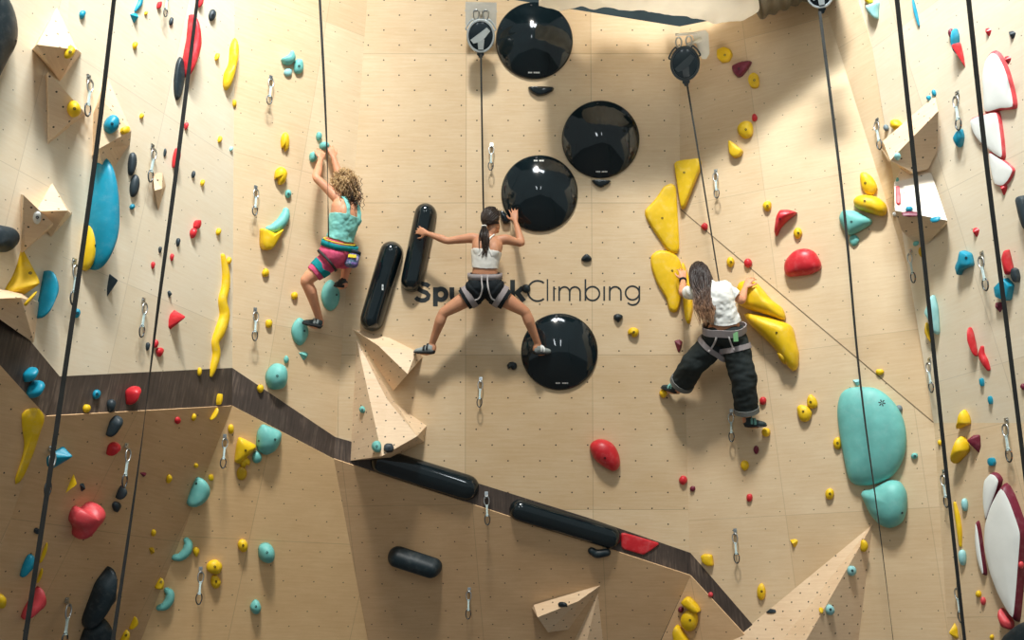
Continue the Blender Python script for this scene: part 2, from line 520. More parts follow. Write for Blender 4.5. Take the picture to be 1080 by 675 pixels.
def fit(make, pl, p0, target, n_it=7, keep_depth=False):
    """adjust centre, size and depth in the wall plane until the silhouette fills the target box"""
    cu = cv = 0.0; su = sv = sd = 1.0
    tw, th = target[2] - target[0], target[3] - target[1]
    for it in range(n_it):
        P = np.concatenate(make(su, sv, sd)); P = P + np.array([cu, cv, 0])
        x0, y0, x1, y1 = bbox_px(pl, p0, P)
        w, h = x1 - x0, y1 - y0
        su = max(.30, min(3, su * (tw / w) ** 1.0)); sv = max(.45, min(3, sv * (th / h)))
        if su <= .305 or w > tw * 1.25: sd = max(.35, sd * .85)
        P = np.concatenate(make(su, sv, sd)); P = P + np.array([cu, cv, 0])
        x0, y0, x1, y1 = bbox_px(pl, p0, P)
        q0 = pl.at((x0 + x1) / 2, (y0 + y1) / 2); q1 = pl.at((target[0] + target[2]) / 2, (target[1] + target[3]) / 2)
        d = q1 - q0; cu += d.dot(pl.u); cv += d.dot(pl.v)
    R = make(su, sv, sd)
    return [r + np.array([cu, cv, 0]) for r in R]

rng = random.Random(7)

def bolt_on(o, p, n, r=.011):
    bm = bmesh.new()
    t = n.normalized(); a = t.orthogonal().normalized(); b = t.cross(a)
    def ring(rr, hh): return [bm.verts.new(p + a * (rr * math.cos(k * math.pi / 3)) + b * (rr * math.sin(k * math.pi / 3)) + t * hh) for k in range(6)]
    r0, r1, r2, r3 = ring(r, -.006), ring(r, .003), ring(r * .55, .0035), ring(r * .5, -.001)
    for A, B in ((r0, r1), (r1, r2), (r2, r3)):
        for k in range(6): bm.faces.new((A[k], A[(k + 1) % 6], B[(k + 1) % 6], B[k]))
    bm.faces.new(r3)
    return mesh_obj('bolt', bm, M['bolt'], o, smooth=False)

def finish(name, rings, pl, p0, mat, label, cat, group, sharp=None, rim=None):
    n = len(rings[0])
    bm = bmesh.new(); bm2 = bmesh.new() if rim else None
    base = np.concatenate(rings).mean(0); base[2] = 0
    def V(b, q): return b.verts.new(Vector(q - base))
    lo = 3 if rim else 0
    if rim:
        rr = [[V(bm2, q) for q in r] for r in rings[:lo + 1]]
        for A, B in zip(rr, rr[1:]):
            for k in range(n): bm2.faces.new((A[k], A[(k + 1) % n], B[(k + 1) % n], B[k]))
    rr = [[V(bm, q) for q in r] for r in rings[lo:-1]]
    ap = V(bm, rings[-1].mean(0))
    for A, B in zip(rr, rr[1:]):
        for k in range(n): bm.faces.new((A[k], A[(k + 1) % n], B[(k + 1) % n], B[k]))
    for k in range(n): bm.faces.new((rr[-1][k], rr[-1][(k + 1) % n], ap))
    if not rim:
        try: bm.faces.new(rr[0][::-1])
        except Exception: pass
    o = mesh_obj(name, bm, M[mat], smooth=True)
    o.matrix_world = Matrix.Translation(p0 + pl.u * float(base[0]) + pl.v * float(base[1])) @ pl.rot().to_4x4()
    if sharp: smooth_by_angle(o, sharp)
    tag(o, label, cat, group)
    if rim:
        e = mesh_obj('coloured_rim', bm2, M[rim], o); e['label'] = 'coloured edge'
    bpy.context.view_layer.update()
    return o, base

def poly_hold(name, px, mat, label, depth=.45, prof='dome', apex=None, group=None, cat='climbing hold', tight=.5, n=36, bolt=None, rim=None, sharp=None, on=None, hit=None, rings=8, h0=0.0):
    px = np.array(px, float)
    x0, y0, x1, y1 = px[:, 0].min(), px[:, 1].min(), px[:, 0].max(), px[:, 1].max()
    c = hit if hit is not None else ((x0 + x1) / 2, (y0 + y1) / 2)
    if on is not None: p0, pl = on.at(*c), on
    else: p0, pl = CAST.hit(*c)
    if h0: p0 = p0 + pl.n * h0
    loc = to_local(pl, p0 - (pl.n * h0 if h0 else Vector()), px)
    o2 = closed_spline(loc, n, tight) if tight > 0 else closed_spline(loc, n, 0.0)
    size = min(np.ptp(o2[:, 0]), np.ptp(o2[:, 1]))
    ctr = o2.mean(0)
    if apex is not None: ap = to_local(pl, p0, [apex])[0]
    else: ap = ctr
    Hh = depth * size
    Hh = max(.012, Hh)
    def make(su, sv, sd):
        S = np.array([su, sv])
        return dome_points(ctr + (o2 - ctr) * S, ctr + (ap - ctr) * S, Hh * sd, prof, rings)
    R = fit(make, pl, p0, (x0, y0, x1, y1))
    o, base = finish(name, R, pl, p0, mat, label, cat, group, sharp, rim)
    if bolt:
        for b in ([bolt] if isinstance(bolt[0], (int, float)) else bolt):
            put_bolt(o, b)
    return o

def put_bolt(o, b):
    mw = o.matrix_world; inv = mw.inverted()
    d = (inv.to_3x3() @ pdir(*b)).normalized(); s = inv @ CAM
    ok, p, n, i = o.ray_cast(s, d)
    if ok: bolt_on(o, p, n)

def blob(cx, cy, w, h, mat, label, rot=0, depth=.6, prof='bulb', group=None, bolt=False, name='climbing_hold', shape='round', on=None, **kw):
    """small hold: an outline of its own drawn from a few corner points"""
    r = rng
    if shape == 'round':
        m = 8; pts = [(math.cos(2 * math.pi * k / m) * (1 + r.uniform(-.10, .10)), math.sin(2 * math.pi * k / m) * (1 + r.uniform(-.10, .10))) for k in range(m)]; t = .5
    elif shape == 'drop':    # blunt top, pointed foot
        pts = [(-.9, -.6), (-.35, -1), (.4, -.95), (.95, -.5), (.75, .15), (.25, .8), (0, 1), (-.35, .75), (-.85, .1)]; t = .45
    elif shape == 'tri':     # three sided pyramid, point down
        pts = [(-1, -.75), (.25, -1), (1, -.6), (.75, .25), (.15, 1), (-.15, .85)]; t = .12; prof = 'cone'; kw.setdefault('sharp', 25)
    elif shape == 'cube':    # chipped block
        pts = [(-.9, -.55), (-.3, -1), (.7, -.85), (1, .1), (.6, .9), (-.4, 1), (-1, .35)]; t = .15; prof = 'flat'; kw.setdefault('sharp', 30)
    elif shape == 'bean':
        pts = [(-1, -.1), (-.6, -.8), (.1, -1), (.8, -.7), (1, 0), (.8, .7), (.1, 1), (-.25, .35), (-.7, .75)]; t = .5
    ca, sa = math.cos(math.radians(rot)), math.sin(math.radians(rot))
    pts = [(x * ca - y * sa, x * sa + y * ca) for x, y in pts]
    A = np.array(pts)
    A = (A - (A.max(0) + A.min(0)) / 2) / (np.ptp(A, axis=0) / 2)
    pts = [(cx + x * w / 2, cy + y * h / 2) for x, y in A]
    ap = (cx + r.uniform(-.1, .1) * w, cy - .05 * h)
    big = max(w, h) > 14
    return poly_hold(name, pts, mat, label, depth, prof, ap, group, tight=t, n=28 if big else 18, rings=7 if big else 5, bolt=(cx + .04 * w, cy - .02 * h) if bolt else None, on=on, **kw)

def tube_hold(path, mat, label, name='climbing_hold', depth=1.0, group=None, cat='climbing hold', n=26, seg=12, hit=None):
    """sausage or crescent: half-sunk rounded bar along a pixel path of (x, y, radius in px)"""
    P = spline(path, n)
    mid = P[len(P) // 2]
    p0, pl = CAST.hit(*(hit if hit else (mid[0], mid[1])))
    mpp = (p0 - CAM).dot(FWD) / F
    bm = bmesh.new()
    pts, rad = [], []
    for q in P:
        pts.append(pl.at(q[0], q[1], q[2] * mpp * .35) ); rad.append(q[2] * mpp)
    c = sum(pts, Vector()) / len(pts)
    add_tube(bm, [p - c for p in pts], rad, seg=seg, ref=pl.n, round_cap=True)
    o = mesh_obj(name, bm, M[mat]); o.location = c
    tag(o, label, cat, group); bpy.context.view_layer.update()
    return o

# ---------------------------------------------------------------- wooden volumes
def volume(label, pts, faces, mat='vol', group='plywood volumes', hit=None, on=None, name='wall_volume', alt=()):
    """pts: {key: (px, py, height off the wall)}; faces: strings of keys"""
    if on is None: on = CAST.hit(*hit)[1]
    P = {k: on.at(x, y, h if h else -.004) for k, (x, y, h) in pts.items()}
    c = sum(P.values(), Vector()) / len(P)
    bm = bmesh.new(); ul = bm.loops.layers.uv.new('UVMap')
    vs = {k: bm.verts.new(p - c) for k, p in P.items()}
    for f in faces: bm.faces.new([vs[k] for k in f])
    base = [k for k in pts if pts[k][2] == 0]
    bm.normal_update()
    for f in bm.faces:
        nn = f.normal.copy(); u = ZUP.cross(nn)
        u = u.normalized() if u.length > .1 else Vector((1, 0, 0)); v = nn.cross(u)
        for l in f.loops: l[ul].uv = (l.vert.co.dot(u) + .06, l.vert.co.dot(v) + .04)
    fc = [tuple(list(pts).index(k) for k in f) for f in faces]
    SOLIDS.append(([tuple(P[k]) for k in pts], fc, None))
    for i in alt: bm.faces.ensure_lookup_table(); bm.faces[i].material_index = 1
    o = mesh_obj(name, bm, [M[mat], M['vol']], smooth=False); o.location = c
    tag(o, label, 'volume', group)
    return o

volume('topmost plywood volume on the far left wall, dark underside with one yellow hold',
       dict(a=(60, 8, 0), b=(39, 47, .24), c=(81.5, 52.5, .28), d=(63, 86, 0), e=(34, 52, 0), f=(86, 56, 0)), ['abc', 'bcd', 'aeb', 'bed', 'afc', 'cfd'], hit=(60, 60))
volume('light brown triangular volume with a yellow hold on its corner, below the topmost volume',
       dict(a=(50.5, 76, .17), b=(87, 116, .20), c=(52, 149, .02), d=(48, 80, 0), e=(90, 121, 0), f=(50, 153, 0)), ['abc', 'adb', 'deb', 'bec', 'efc', 'afc', 'adf'], hit=(60, 115))
volume('long faceted plywood volume behind a webbing line, carrying a round blue hold',
       dict(a=(112, 78, 0), b=(138.5, 138, .20), c=(106, 104, .12), d=(104, 157, .16), e=(137, 153, 0), f=(112, 190, 0), g=(98, 120, 0), h=(97, 165, 0)), ['acb', 'cdb', 'dhf', 'dfe', 'deb', 'aeb', 'acg', 'cghd'][:5] + ['abe', 'agc', 'cghd'], hit=(118, 130))
volume('pale tetrahedron volume with white top face, tucked behind the brown triangle with a white hold',
       dict(a=(55, 193, 0), b=(71, 222, .24), c=(38, 223, .16), d=(54, 250, 0), e=(76, 226, 0), f=(36, 226, 0)), ['acb', 'cdb', 'abe', 'bed', 'acf', 'cfd'], hit=(55, 225))
volume('brown triangular plywood volume with a small white hold in its middle',
       dict(a=(25, 206, .24), b=(55.5, 235, .28), c=(26, 264, .04), d=(22, 205, 0), e=(57, 238, 0), f=(22, 268, 0)), ['abc', 'adb', 'dbe', 'bec', 'efc', 'adfc'], hit=(35, 235))
volume('shadowed plywood volume under the yellow macro at the left edge, above the dark strip',
       dict(a=(-30, 300, 0), b=(24, 308, 0), c=(-30, 316, .2), d=(22, 314, .2), e=(41, 319, .02), f=(36, 362, 0), g=(-30, 300, .02)), ['acdb', 'deb', 'cdf', 'def'], hit=(15, 320))
volume('small narrow plywood wedge below a quickdraw on the left wall',
       dict(a=(161, 183, .0), b=(171.5, 182, .06), c=(163, 201, .07), d=(171, 199, .07), e=(167, 223, 0), f=(175, 196, 0)), ['abdc', 'cde', 'dbf', 'dfe', 'ace'], hit=(167, 195))
volume('arrow shaped plywood volume under the climber in the white top, her foot on its tip',
       dict(a=(371, 346.5, 0), k=(399, 364.5, .16), b=(439, 370.5, .12), c=(430, 394.5, .27), d=(414.5, 412.5, 0), e=(446, 376, 0), g=(410, 356, 0)), ['agbk', 'kbc', 'akcd', 'bec', 'ced', 'geb'], on=PB)
volume('tall fan shaped plywood volume standing on the dark strip, two turquoise holds on it',
       dict(a=(376, 358, 0), l=(369, 486, 0), m=(403, 481, .44), n=(440, 460, .34), p=(408, 421, .20), t=(417, 425, 0), q=(450, 449, .0), r=(447, 466, 0), s=(414, 483, 0)), ['alm', 'amnp', 'apt', 'tpnq', 'qnr', 'nmsr', 'mls'], on=PB)
volume('plywood wedge with a sunlit top and a black hold, on the lower middle panel',
       dict(a=(563, 638, .02), b=(634.5, 616.5, 0), c=(567, 651, .17), k=(610, 634, .10), d=(578, 667, .10), e=(600, 664, 0), g=(561, 641, 0)), ['abkc', 'ckd', 'kbed', 'cdg', 'acg', 'dge'], on=PB2)
volume('dark sided plywood spike whose foot leaves the frame, beside the wedge with the black hold',
       dict(b=(631, 624, 0), l=(597, 692, 0), m=(616, 690, .16), r=(638, 692, 0)), ['blm', 'bmr'], on=PB2)
volume('huge plywood pyramid rising from the bottom edge below the big turquoise macros',
       dict(a=(921, 551.5, 0), l=(748, 694, 0), r1=(806, 700, .20), r2=(836, 700, .62), r3=(903, 700, 0)), [('a', 'l', 'r1'), ('a', 'r1', 'r2'), ('a', 'r2', 'r3')], on=PR1L)
volume('boxy plywood volume with slanted top, upper of the stacked pair at the right corner',
       dict(a=(986, 101, 0), b=(989.6, 117, .16), c=(939, 169, .30), d=(931, 149, .14), e=(963, 182, .15), f=(979, 178, .03), g=(988, 159, .02), h=(929, 155, 0), i=(957, 186, 0)), ['abcd', 'bgfec', 'ahd', 'dhc', 'hiec', 'eif'][:2] + ['dch', 'hcei', 'eif'], hit=(1000, 150))
volume('white faced plywood volume with brown underside, lower of the stacked pair at the right corner',
       dict(a=(950, 178, .0), b=(982, 182, 0), c=(999, 232.5, .10), d=(944, 222, .34), e=(943, 193, .20), f=(951, 243, .22), g=(967, 259, .06), h=(979, 257, 0), i=(999, 236, 0)), ['abcde', 'dcihgf', 'aed', 'afd'][:2] + ['aedf', 'afg', 'bic'][:1], mat='vol_white', hit=(1000, 215), alt=(1, 2))
CAST.build()
B, P, T = blob, poly_hold, tube_hold
G_L, G_LL, G_B, G_R, G_RO = 'holds on the left wall', 'holds on the lower left panels', 'holds on the back wall', 'holds on the right wall', 'holds on the outer right wall'
# ---- far left
P('climbing_macro', [(-40,-40),(-5,-12),(8,6),(16,25),(19,42),(17,58),(9,70),(0,85),(-20,110),(-50,60)], 'matt_black', 'big black rounded macro cut off by the top left edge', .35, 'dome', bolt=(17,43))
B(73.5,55,12,14,'yellow','yellow hold on the dark underside of the topmost plywood volume', bolt=True, group=G_L, on=PL3, h0=.25)
B(78,115,15,18,'yellow','yellow hold at the corner of the light brown triangular volume', 20, .7, bolt=True, group=G_L)
B(117.5,131,17,20,'blue','round blue hold on the long faceted volume', bolt=True, group=G_L)
B(132,137.5,11,9,'yellow','yellow hold on the tip of the long faceted volume', shape='cube', group=G_L)
B(39,229.5,9,14,'white','small white hold in the middle of the brown triangular volume', depth=.5, bolt=True, group=G_L)
P('climbing_macro', [(-20,236),(0,239),(14,244),(21,253),(18,261),(8,266),(-3,263),(-20,258)], 'dark', 'dark bulging hold at the left edge beside the brown triangle', .8, 'bulb')
P('climbing_macro', [(28,262),(33,266),(37,280),(41,298),(42,308),(38,314),(28,312),(15,308),(4,303),(7,297),(16,289),(23,278)], 'yellow', 'yellow wing shaped macro under the brown triangular volume', .6, 'cone', apex=(38,300), group=G_L, tight=.4, bolt=(32,288))
B(32,315,15,6,'yellow','flat yellow edge just under the yellow wing shaped macro', depth=.9, group=G_L)
P('climbing_macro', [(42,285),(49,290),(57,298),(61.5,309),(58,319),(48,327),(39,336),(38,318),(40,300)], 'blue', 'blue fin shaped macro beside the yellow wing', .9, 'bulb', apex=(48,311), group=G_L)
P('climbing_macro', [(94,170),(101,166),(111,180),(121,210),(126,236),(126,258),(121,276),(112,285),(104,276),(97,256),(91,228),(91,195)], 'blue', 'very tall blue macro behind a webbing line on the left wall', .55, 'bulb', apex=(116,246), group=G_L, n=48, rings=12)
P('climbing_macro', [(92,234),(99,243),(104,260),(102,272),(94,286),(87,281),(85,256)], 'yellow', 'yellow macro leaning against the very tall blue one', .6, 'bulb', group=G_L, bolt=(101,259))
P('climbing_hold', [(114,289),(119,291),(122,298),(124,303),(119,309),(116,313),(113,303)], 'dark', 'dark pointed hold below the very tall blue macro', .9, 'cone', apex=(119,297), group=G_L, tight=.2, sharp=30)
B(139.5,173,10,25,'dark','upper dark leaf shaped hold beside the long faceted volume', depth=.5, group=G_L)
B(142,196,11,24,'dark','lower dark leaf shaped hold, touching the one above it', depth=.5, group=G_L)
B(139.5,218,6,6,'blue','tiny blue foothold beneath the two dark leaf shaped holds', group=G_L)
B(87,15.5,7.5,9.5,'blue','small blue hold at the top, left of the leftmost webbing line', shape='drop', group=G_L)
T([(150,-10,2),(148,2,2.6),(145,8,2.2),(142.5,11.5,1.2)], 'blue', 'curved blue hold cut off by the top edge', group=G_L)
B(141.5,19,9,11,'blue','faceted blue hold right under the curved blue one', shape='tri', group=G_L)
B(154,14,4,4.5,'yellow','tiny yellow foothold right of the faceted blue hold at the top', group=G_L)
B(168,5.5,6,8,'red','small red hold at the top beside a quickdraw', shape='cube', group=G_L)
B(180.5,22.5,5,9,'dark','small dark hold right of the topmost quickdraw', depth=.5, group=G_L)
B(142.5,48,6,8,'yellow','small yellow hold below the faceted blue one', shape='drop', group=G_L)
B(149.5,122.5,5,6,'yellow','tiny yellow foothold right of the long faceted volume', group=G_L)
P('climbing_macro', [(195,15),(204,24),(210,40),(212.5,52),(211,65),(206,75),(200,82),(195,73),(192.5,59),(195.5,40)], 'red', 'tall red blade shaped macro behind a webbing line', .5, 'bulb', apex=(203,52), group=G_L, tight=.35)
P('climbing_macro', [(189,60),(192.5,66),(195,83),(193,98),(189,106),(185,100),(183,83),(185,66)], 'matt_black', 'narrow black oval beside the tall red macro', .25, 'flat', group=G_L)
B(211.5,1,7,14,'red','red hold cut off by the top edge, above the tall red macro', group=G_L)
B(224,16,8.5,13,'dark','round black hold right of the tall red macro', depth=.4, bolt=True, group=G_L)
B(186,166.5,9,21,'red','rounded upright red hold where the second webbing line turns thin', depth=.8, group=G_L)
B(196.5,133,5,8,'red','tiny red foothold right of the second webbing line', shape='drop', group=G_L)
B(204,184,4.5,8,'dark','tiny dark hold right of the upright red one', depth=.6, group=G_L)
B(174,161,3.5,9,'dark','thin dark sliver left of the upright red hold', depth=.5, group=G_L)
B(208,237,9,10,'red','upper of two touching red holds near the corner', shape='cube', group=G_L)
B(204,246,8,11,'red','lower of two touching red holds near the corner', shape='drop', group=G_L)
B(188,255.5,5,9,'dark','tiny dark pointed foothold left of the two touching red holds', shape='drop', group=G_L)
B(169,263.5,4,7,'dark','tiny dark foothold left of the second webbing line', shape='drop', group=G_L)
B(181.5,271.5,4.5,8,'red','tiny red foothold below the dark pointed one', shape='drop', group=G_L)
B(161.5,280,4.5,8,'red','tiny red foothold under the narrow plywood wedge', shape='drop', group=G_L)
B(179,310.5,5,8,'dark','tiny dark foothold above the faceted red hold', shape='tri', group=G_L)
P('climbing_hold', [(178,336),(180,330),(188,327),(195,331),(194.5,338),(184,347.5),(179,344)], 'red', 'faceted red hold with a pale top, right of the second webbing line', .85, 'cone', apex=(184,334), group=G_L, tight=.1, sharp=20)
B(156,365.5,5,9,'dark','tiny dark hold left of two red holds above the dark strip', shape='drop', group=G_L)
B(164,362.5,7,9,'red','upper of two red holds behind the webbing above the dark strip', group=G_L)
B(168.5,371.5,9,10,'red','lower of two red holds behind the webbing above the dark strip', shape='drop', group=G_L)
B(81.5,330.5,7,10,'blue','small blue hold under a quickdraw on the left webbing line', bolt=True, group=G_L)
B(213.7,193,5,7,'yellow','tiny yellow foothold above the two touching red holds', shape='drop', group=G_L)
B(229,60,5.5,8,'yellow','tiny yellow foothold left of the yellow S shaped macro', group=G_L)
B(247,109,5,8,'yellow','tiny yellow foothold right on the corner under the S shaped macro', group=G_L)
B(232,147,5,7,'yellow','tiny yellow foothold on the bright wall left of the corner', group=G_L)
B(230.5,244.5,6,7.5,'yellow','small yellow foothold above the long yellow noodle', group=G_L)
B(244,157,4,5,'pale_turq','tiny pale foothold on the left corner', group=G_L)
P('climbing_macro', [(246.7,40),(250,45),(252,53),(250.5,63),(248,65),(247,77),(243,90),(239.5,95.5),(235,88),(235,76),(239,71),(242,65),(242,48)], 'yellow', 'yellow S shaped macro on the upper left corner', .6, 'bulb', apex=(243,73), group=G_L, tight=.4, hit=(240,80))
T([(235,270,2.6),(238,288,4.4),(237.5,303,4.8),(234.5,317,5),(236.5,333,6),(231.5,350,6),(227,361,4.4),(228,374,4.6),(224.5,389,3.6),(222.5,396,2)], 'yellow', 'long yellow noodle winding down the left corner', n=60, depth=1, group=G_L, hit=(234,330))
B(241.5,275,6,8,'yellow','yellow knob touching the top of the long yellow noodle', group=G_L)
# ---- dark strip and lower left
P('climbing_hold', [(24,394),(30,389),(38,387),(40.5,391),(36.5,398),(29,403)], 'blue', 'upper blue hold on the dark strip at the far left', .9, 'bulb', group=G_LL)
P('climbing_hold', [(28,413),(34,403),(43,401),(47.5,406),(43,413),(35,420)], 'blue', 'lower blue hold on the dark strip at the far left', .9, 'bulb', group=G_LL)
B(102,416,9,10,'blue','round blue hold on the dark strip', bolt=True, group=G_LL)
B(91.5,431,9,9,'yellow','small yellow hold on the lower edge of the dark strip', group=G_LL)
B(117.5,428,10,14,'dark','dark hold on the strip above the dark wedge', shape='drop', group=G_LL)
P('climbing_hold', [(132,412),(137,408),(147,407),(149,411),(144,418),(139,427),(135,424)], 'red', 'red hold on the dark strip', .8, 'bulb', group=G_LL)
B(210.5,392,5,9,'yellow','small yellow hold on the strip beside the end of the noodle', group=G_LL)
B(231.5,421,7,12,'yellow','yellow hold at the corner of the strip', shape='cube', group=G_LL)
P('climbing_hold', [(221,443),(225,436),(230,430),(230.5,434),(227,440)], 'yellow', 'slanted yellow sliver just under the strip corner', .6, 'bulb', group=G_LL)
P('climbing_hold', [(112,455),(114,443),(120,438),(128,438),(129.5,443),(124,452),(116,461),(112,460)], 'dark', 'dark wedge hold just below the strip', .7, 'bulb', apex=(121,445), group=G_LL, tight=.3)
P('climbing_hold', [(112,478),(113,470),(119,466),(127,467),(127.5,472),(120,477),(113,481)], 'red', 'red hold below the dark wedge', .8, 'bulb', group=G_LL, tight=.35)
B(187.5,443.5,7,8,'red','small red foothold under the strip, left of a yellow one', group=G_LL)
B(204.5,440,5.5,8,'yellow','small yellow foothold under the strip, right of a red one', group=G_LL)
P('climbing_macro', [(21,436),(27,431),(38,430),(45,436),(46.7,443),(43,454),(38,471),(30,492),(23,506),(17,511),(16,505),(21,490),(25,470),(22,452)], 'yellow', 'large yellow tongue shaped macro at the far left below the strip', .13, 'bulb', apex=(35,445), group=G_LL)
P('climbing_macro', [(49,482),(55,477),(62,474),(70,471),(76.5,478),(71,486),(60,494),(51,491)], 'blue', 'blue wedge hold behind the left webbing line', .6, 'cone', apex=(70,476), group=G_LL, tight=.3)
P('climbing_hold', [(70,520),(73,506),(76,500),(80,509),(76,514)], 'yellow', 'pointed yellow hold right of the left webbing line', .7, 'cone', apex=(76,508), group=G_LL, tight=.1, sharp=25)
B(87,514,6,9,'dark','small dark hold above the red heart shaped one', shape='tri', group=G_LL)
B(39,560,7,7,'dark','small dark hold left of the left webbing line', shape='cube', group=G_LL)
P('climbing_macro', [(72,545),(75,536),(80,532),(88,535),(97,529),(107,529),(111.5,535),(108,544),(97,556),(85,569),(79,568),(78,558),(72,550)], 'pink', 'red heart shaped macro on the lower left panel', .55, 'bulb', apex=(93,541), group=G_LL)
B(95.5,563,5,6,'red','tiny red foothold under the heart shaped macro', group=G_LL)
P('climbing_hold', [(21,609),(22,597),(27,586),(33,584),(37,589),(35,598),(28,604)], 'blue', 'dark blue hold beside the left webbing line near the bottom', .6, 'bulb', group=G_LL)
B(46,583,5.5,22,'yellow','narrow yellow hold right of the left webbing line', depth=.8, group=G_LL)
B(42,607,5.5,16,'yellow','lower narrow yellow hold behind the left webbing line', depth=.8, group=G_LL)
P('climbing_hold', [(22,653),(25,643),(32,632),(41,618),(46,622),(49,632),(43,641),(33,647),(25,654)], 'pink', 'pinkish red hold behind the left webbing line near the bottom', .7, 'bulb', apex=(41,632), group=G_LL)
B(1,634,12,16,'yellow','yellow hold at the left edge near the bottom', group=G_LL)
P('climbing_macro', [(116,597),(117,610),(122,620),(123,628),(117,635),(106,643),(102,655),(92,664),(87,655),(92,635),(98,615),(108,604)], 'matt_black', 'upper of two black horn shaped macros near the bottom', .5, 'bulb', apex=(110,625), group=G_LL, tight=.3)
P('climbing_macro', [(86,668),(92,658),(104,648),(110,651),(110,658),(118,661),(121,670),(122,700),(80,700)], 'matt_black', 'lower of two black macros, cut off by the bottom edge', .5, 'bulb', apex=(108,668), group=G_LL, tight=.3, hit=(105,672))
P('climbing_hold', [(122,526),(124,516),(129,512),(134,516),(132,522),(124,527)], 'dark', 'upper of two dark holds under a quickdraw', .8, 'bulb', group=G_LL)
B(123,534.5,10,12,'dark','lower of two dark holds under a quickdraw', shape='drop', group=G_LL)
B(151,500.5,7,5,'maroon','tiny dark red foothold right of the second webbing line', shape='tri', group=G_LL)
B(178.5,505,6.5,10,'yellow','small yellow foothold left of the turquoise dome', shape='drop', rot=20, group=G_LL)
B(207,491,5,5.5,'yellow','tiny yellow foothold above the turquoise dome', group=G_LL)
B(222.5,503.5,6,7,'yellow','tiny yellow foothold right of the turquoise dome', shape='cube', group=G_LL)
B(162,562,5.5,8,'yellow','tiny yellow foothold, upper of two left of the turquoise crescent', group=G_LL)
B(160,581,6,8,'yellow_dk','tiny yellow foothold, lower of two left of the turquoise crescent', shape='tri', group=G_LL)
P('climbing_macro', [(197,534),(198.5,522),(203,508),(207,503),(214,505),(220,511),(221.5,519),(218,528),(207,535)], 'turq', 'turquoise dome on the lower left panel', .55, 'bulb', apex=(211,517), group=G_LL, bolt=(207,510))
T([(184.5,588,3.4),(191,587,4.6),(197,581,5.2),(198.5,574,4.6),(196.5,569.5,3)], 'turq', 'turquoise crescent hold, upper of two', group=G_LL)
T([(168,641,3.2),(174,639,4.6),(178.5,633,5),(179,626,4.4),(176,622.5,3)], 'turq', 'turquoise crescent hold, lower of two near the bottom', group=G_LL)
P('climbing_hold', [(163,621),(167,613),(171,609),(173,614),(172,622)], 'yellow', 'yellow hold touching the lower turquoise crescent', .6, 'bulb', group=G_LL, tight=.25, bolt=(170,614))
B(207,582,7,11,'yellow','small yellow foothold right of the upper turquoise crescent', shape='drop', group=G_LL)
P('climbing_hold', [(136,664),(139,656),(142,650),(146,656),(141,661)], 'yellow', 'upper of two slanted yellow holds by the bottom edge', .6, 'bulb', group=G_LL, tight=.25)
P('climbing_hold', [(126,678),(130,668),(134,664),(137,667),(135,676),(130,682)], 'yellow', 'lower of two slanted yellow holds by the bottom edge', .6, 'bulb', group=G_LL, bolt=(133,670))
B(226,598,17,16,'yellow','upper of two yellow pocket holds right of a quickdraw', -25, .5, bolt=True, group=G_LL)
B(227.5,613.5,11,15,'yellow','lower of two yellow pocket holds right of a quickdraw', 10, .5, bolt=True, group=G_LL)
B(256,575.5,11,14,'yellow','yellow hold left of the turquoise ball', bolt=True, group=G_LL)
B(281,583,18,22,'turq','turquoise ball right of a yellow hold', depth=.7, prof='dome', bolt=True, group=G_LL)
B(269.5,640,12,16,'turq','smaller turquoise ball near the bottom', depth=.7, prof='dome', bolt=True, group=G_LL)
B(243.5,452.5,6.5,10,'yellow','small yellow foothold beside the quickdraw under the strip corner', group=G_LL)
P('climbing_macro', [(247,487),(249,470),(252,461),(262,465),(270.5,470),(264,478),(256,485),(252,489)], 'yellow', 'yellow kite shaped macro beside the turquoise dome under the strip', .5, 'bulb', apex=(257,473), group=G_LL, tight=.2, bolt=(259,475))
B(258,487,12,12,'yellow','yellow finger hold on the lower edge of the yellow kite', shape='bean', rot=-50, group=G_LL)
B(255,499,11,15,'yellow_dk','yellow hold with shade in its colour, under the yellow finger hold', depth=.4, group=G_LL)  # shaded yellow underside built as a hold, the shade is in its colour
P('climbing_macro', [(270,470),(271,456),(276.5,447.5),(283,449),(292,452.5),(297,456),(296,465),(290,475),(280,480),(273,476)], 'turq', 'big turquoise dome just under the dark strip', .5, 'dome', apex=(283,462), group=G_LL, tight=.4, bolt=[(290,463.5),(273,465)])
B(271,482,10.5,13,'turq','small turquoise pebble under the big turquoise dome', bolt=False, group=G_LL)
# ---- left inner wall
B(300.5,149.5,9.5,20,'yellow','upright yellow hold left of the first climber hands', shape='bean', group=G_L)
B(296,185.5,14,19,'yellow','slanted yellow hold below the upright one', 25, .6, shape='bean', group=G_L)
B(304,204.5,7,9,'turq','small turquoise hold above the turquoise banana', bolt=True, group=G_L)
T([(283,241.5,3.2),(289,240.5,5),(296,235.5,5.8),(300.5,228,5.2),(301.5,222.5,3.6)], 'turq', 'turquoise banana on top of a yellow block', group=G_L)
P('climbing_hold', [(273.5,241),(280,243),(290,247),(299.5,242),(294,252),(286,264),(277,264),(273.5,258)], 'yellow', 'yellow block under the turquoise banana', .45, 'flat', group=G_L, tight=.2)
B(280,287.5,8,9,'yellow','small yellow knob below the yellow block', group=G_L)
B(310.5,312,7.5,8,'yellow','small yellow knob left of the first climber knee', group=G_L)
B(283.5,341.5,7.5,9,'yellow','small yellow knob right of a quickdraw, above the turquoise egg', group=G_L)
B(302,379,5.5,8,'turq','tiny turquoise foothold above the turquoise egg', group=G_L)
B(320,375.5,10,9,'turq','flat turquoise foothold below the first climber foot', shape='tri', group=G_L)
B(291.5,397,24,28,'turq','turquoise egg just above the dark strip', depth=.6, prof='dome', group=G_L, bolt=True)
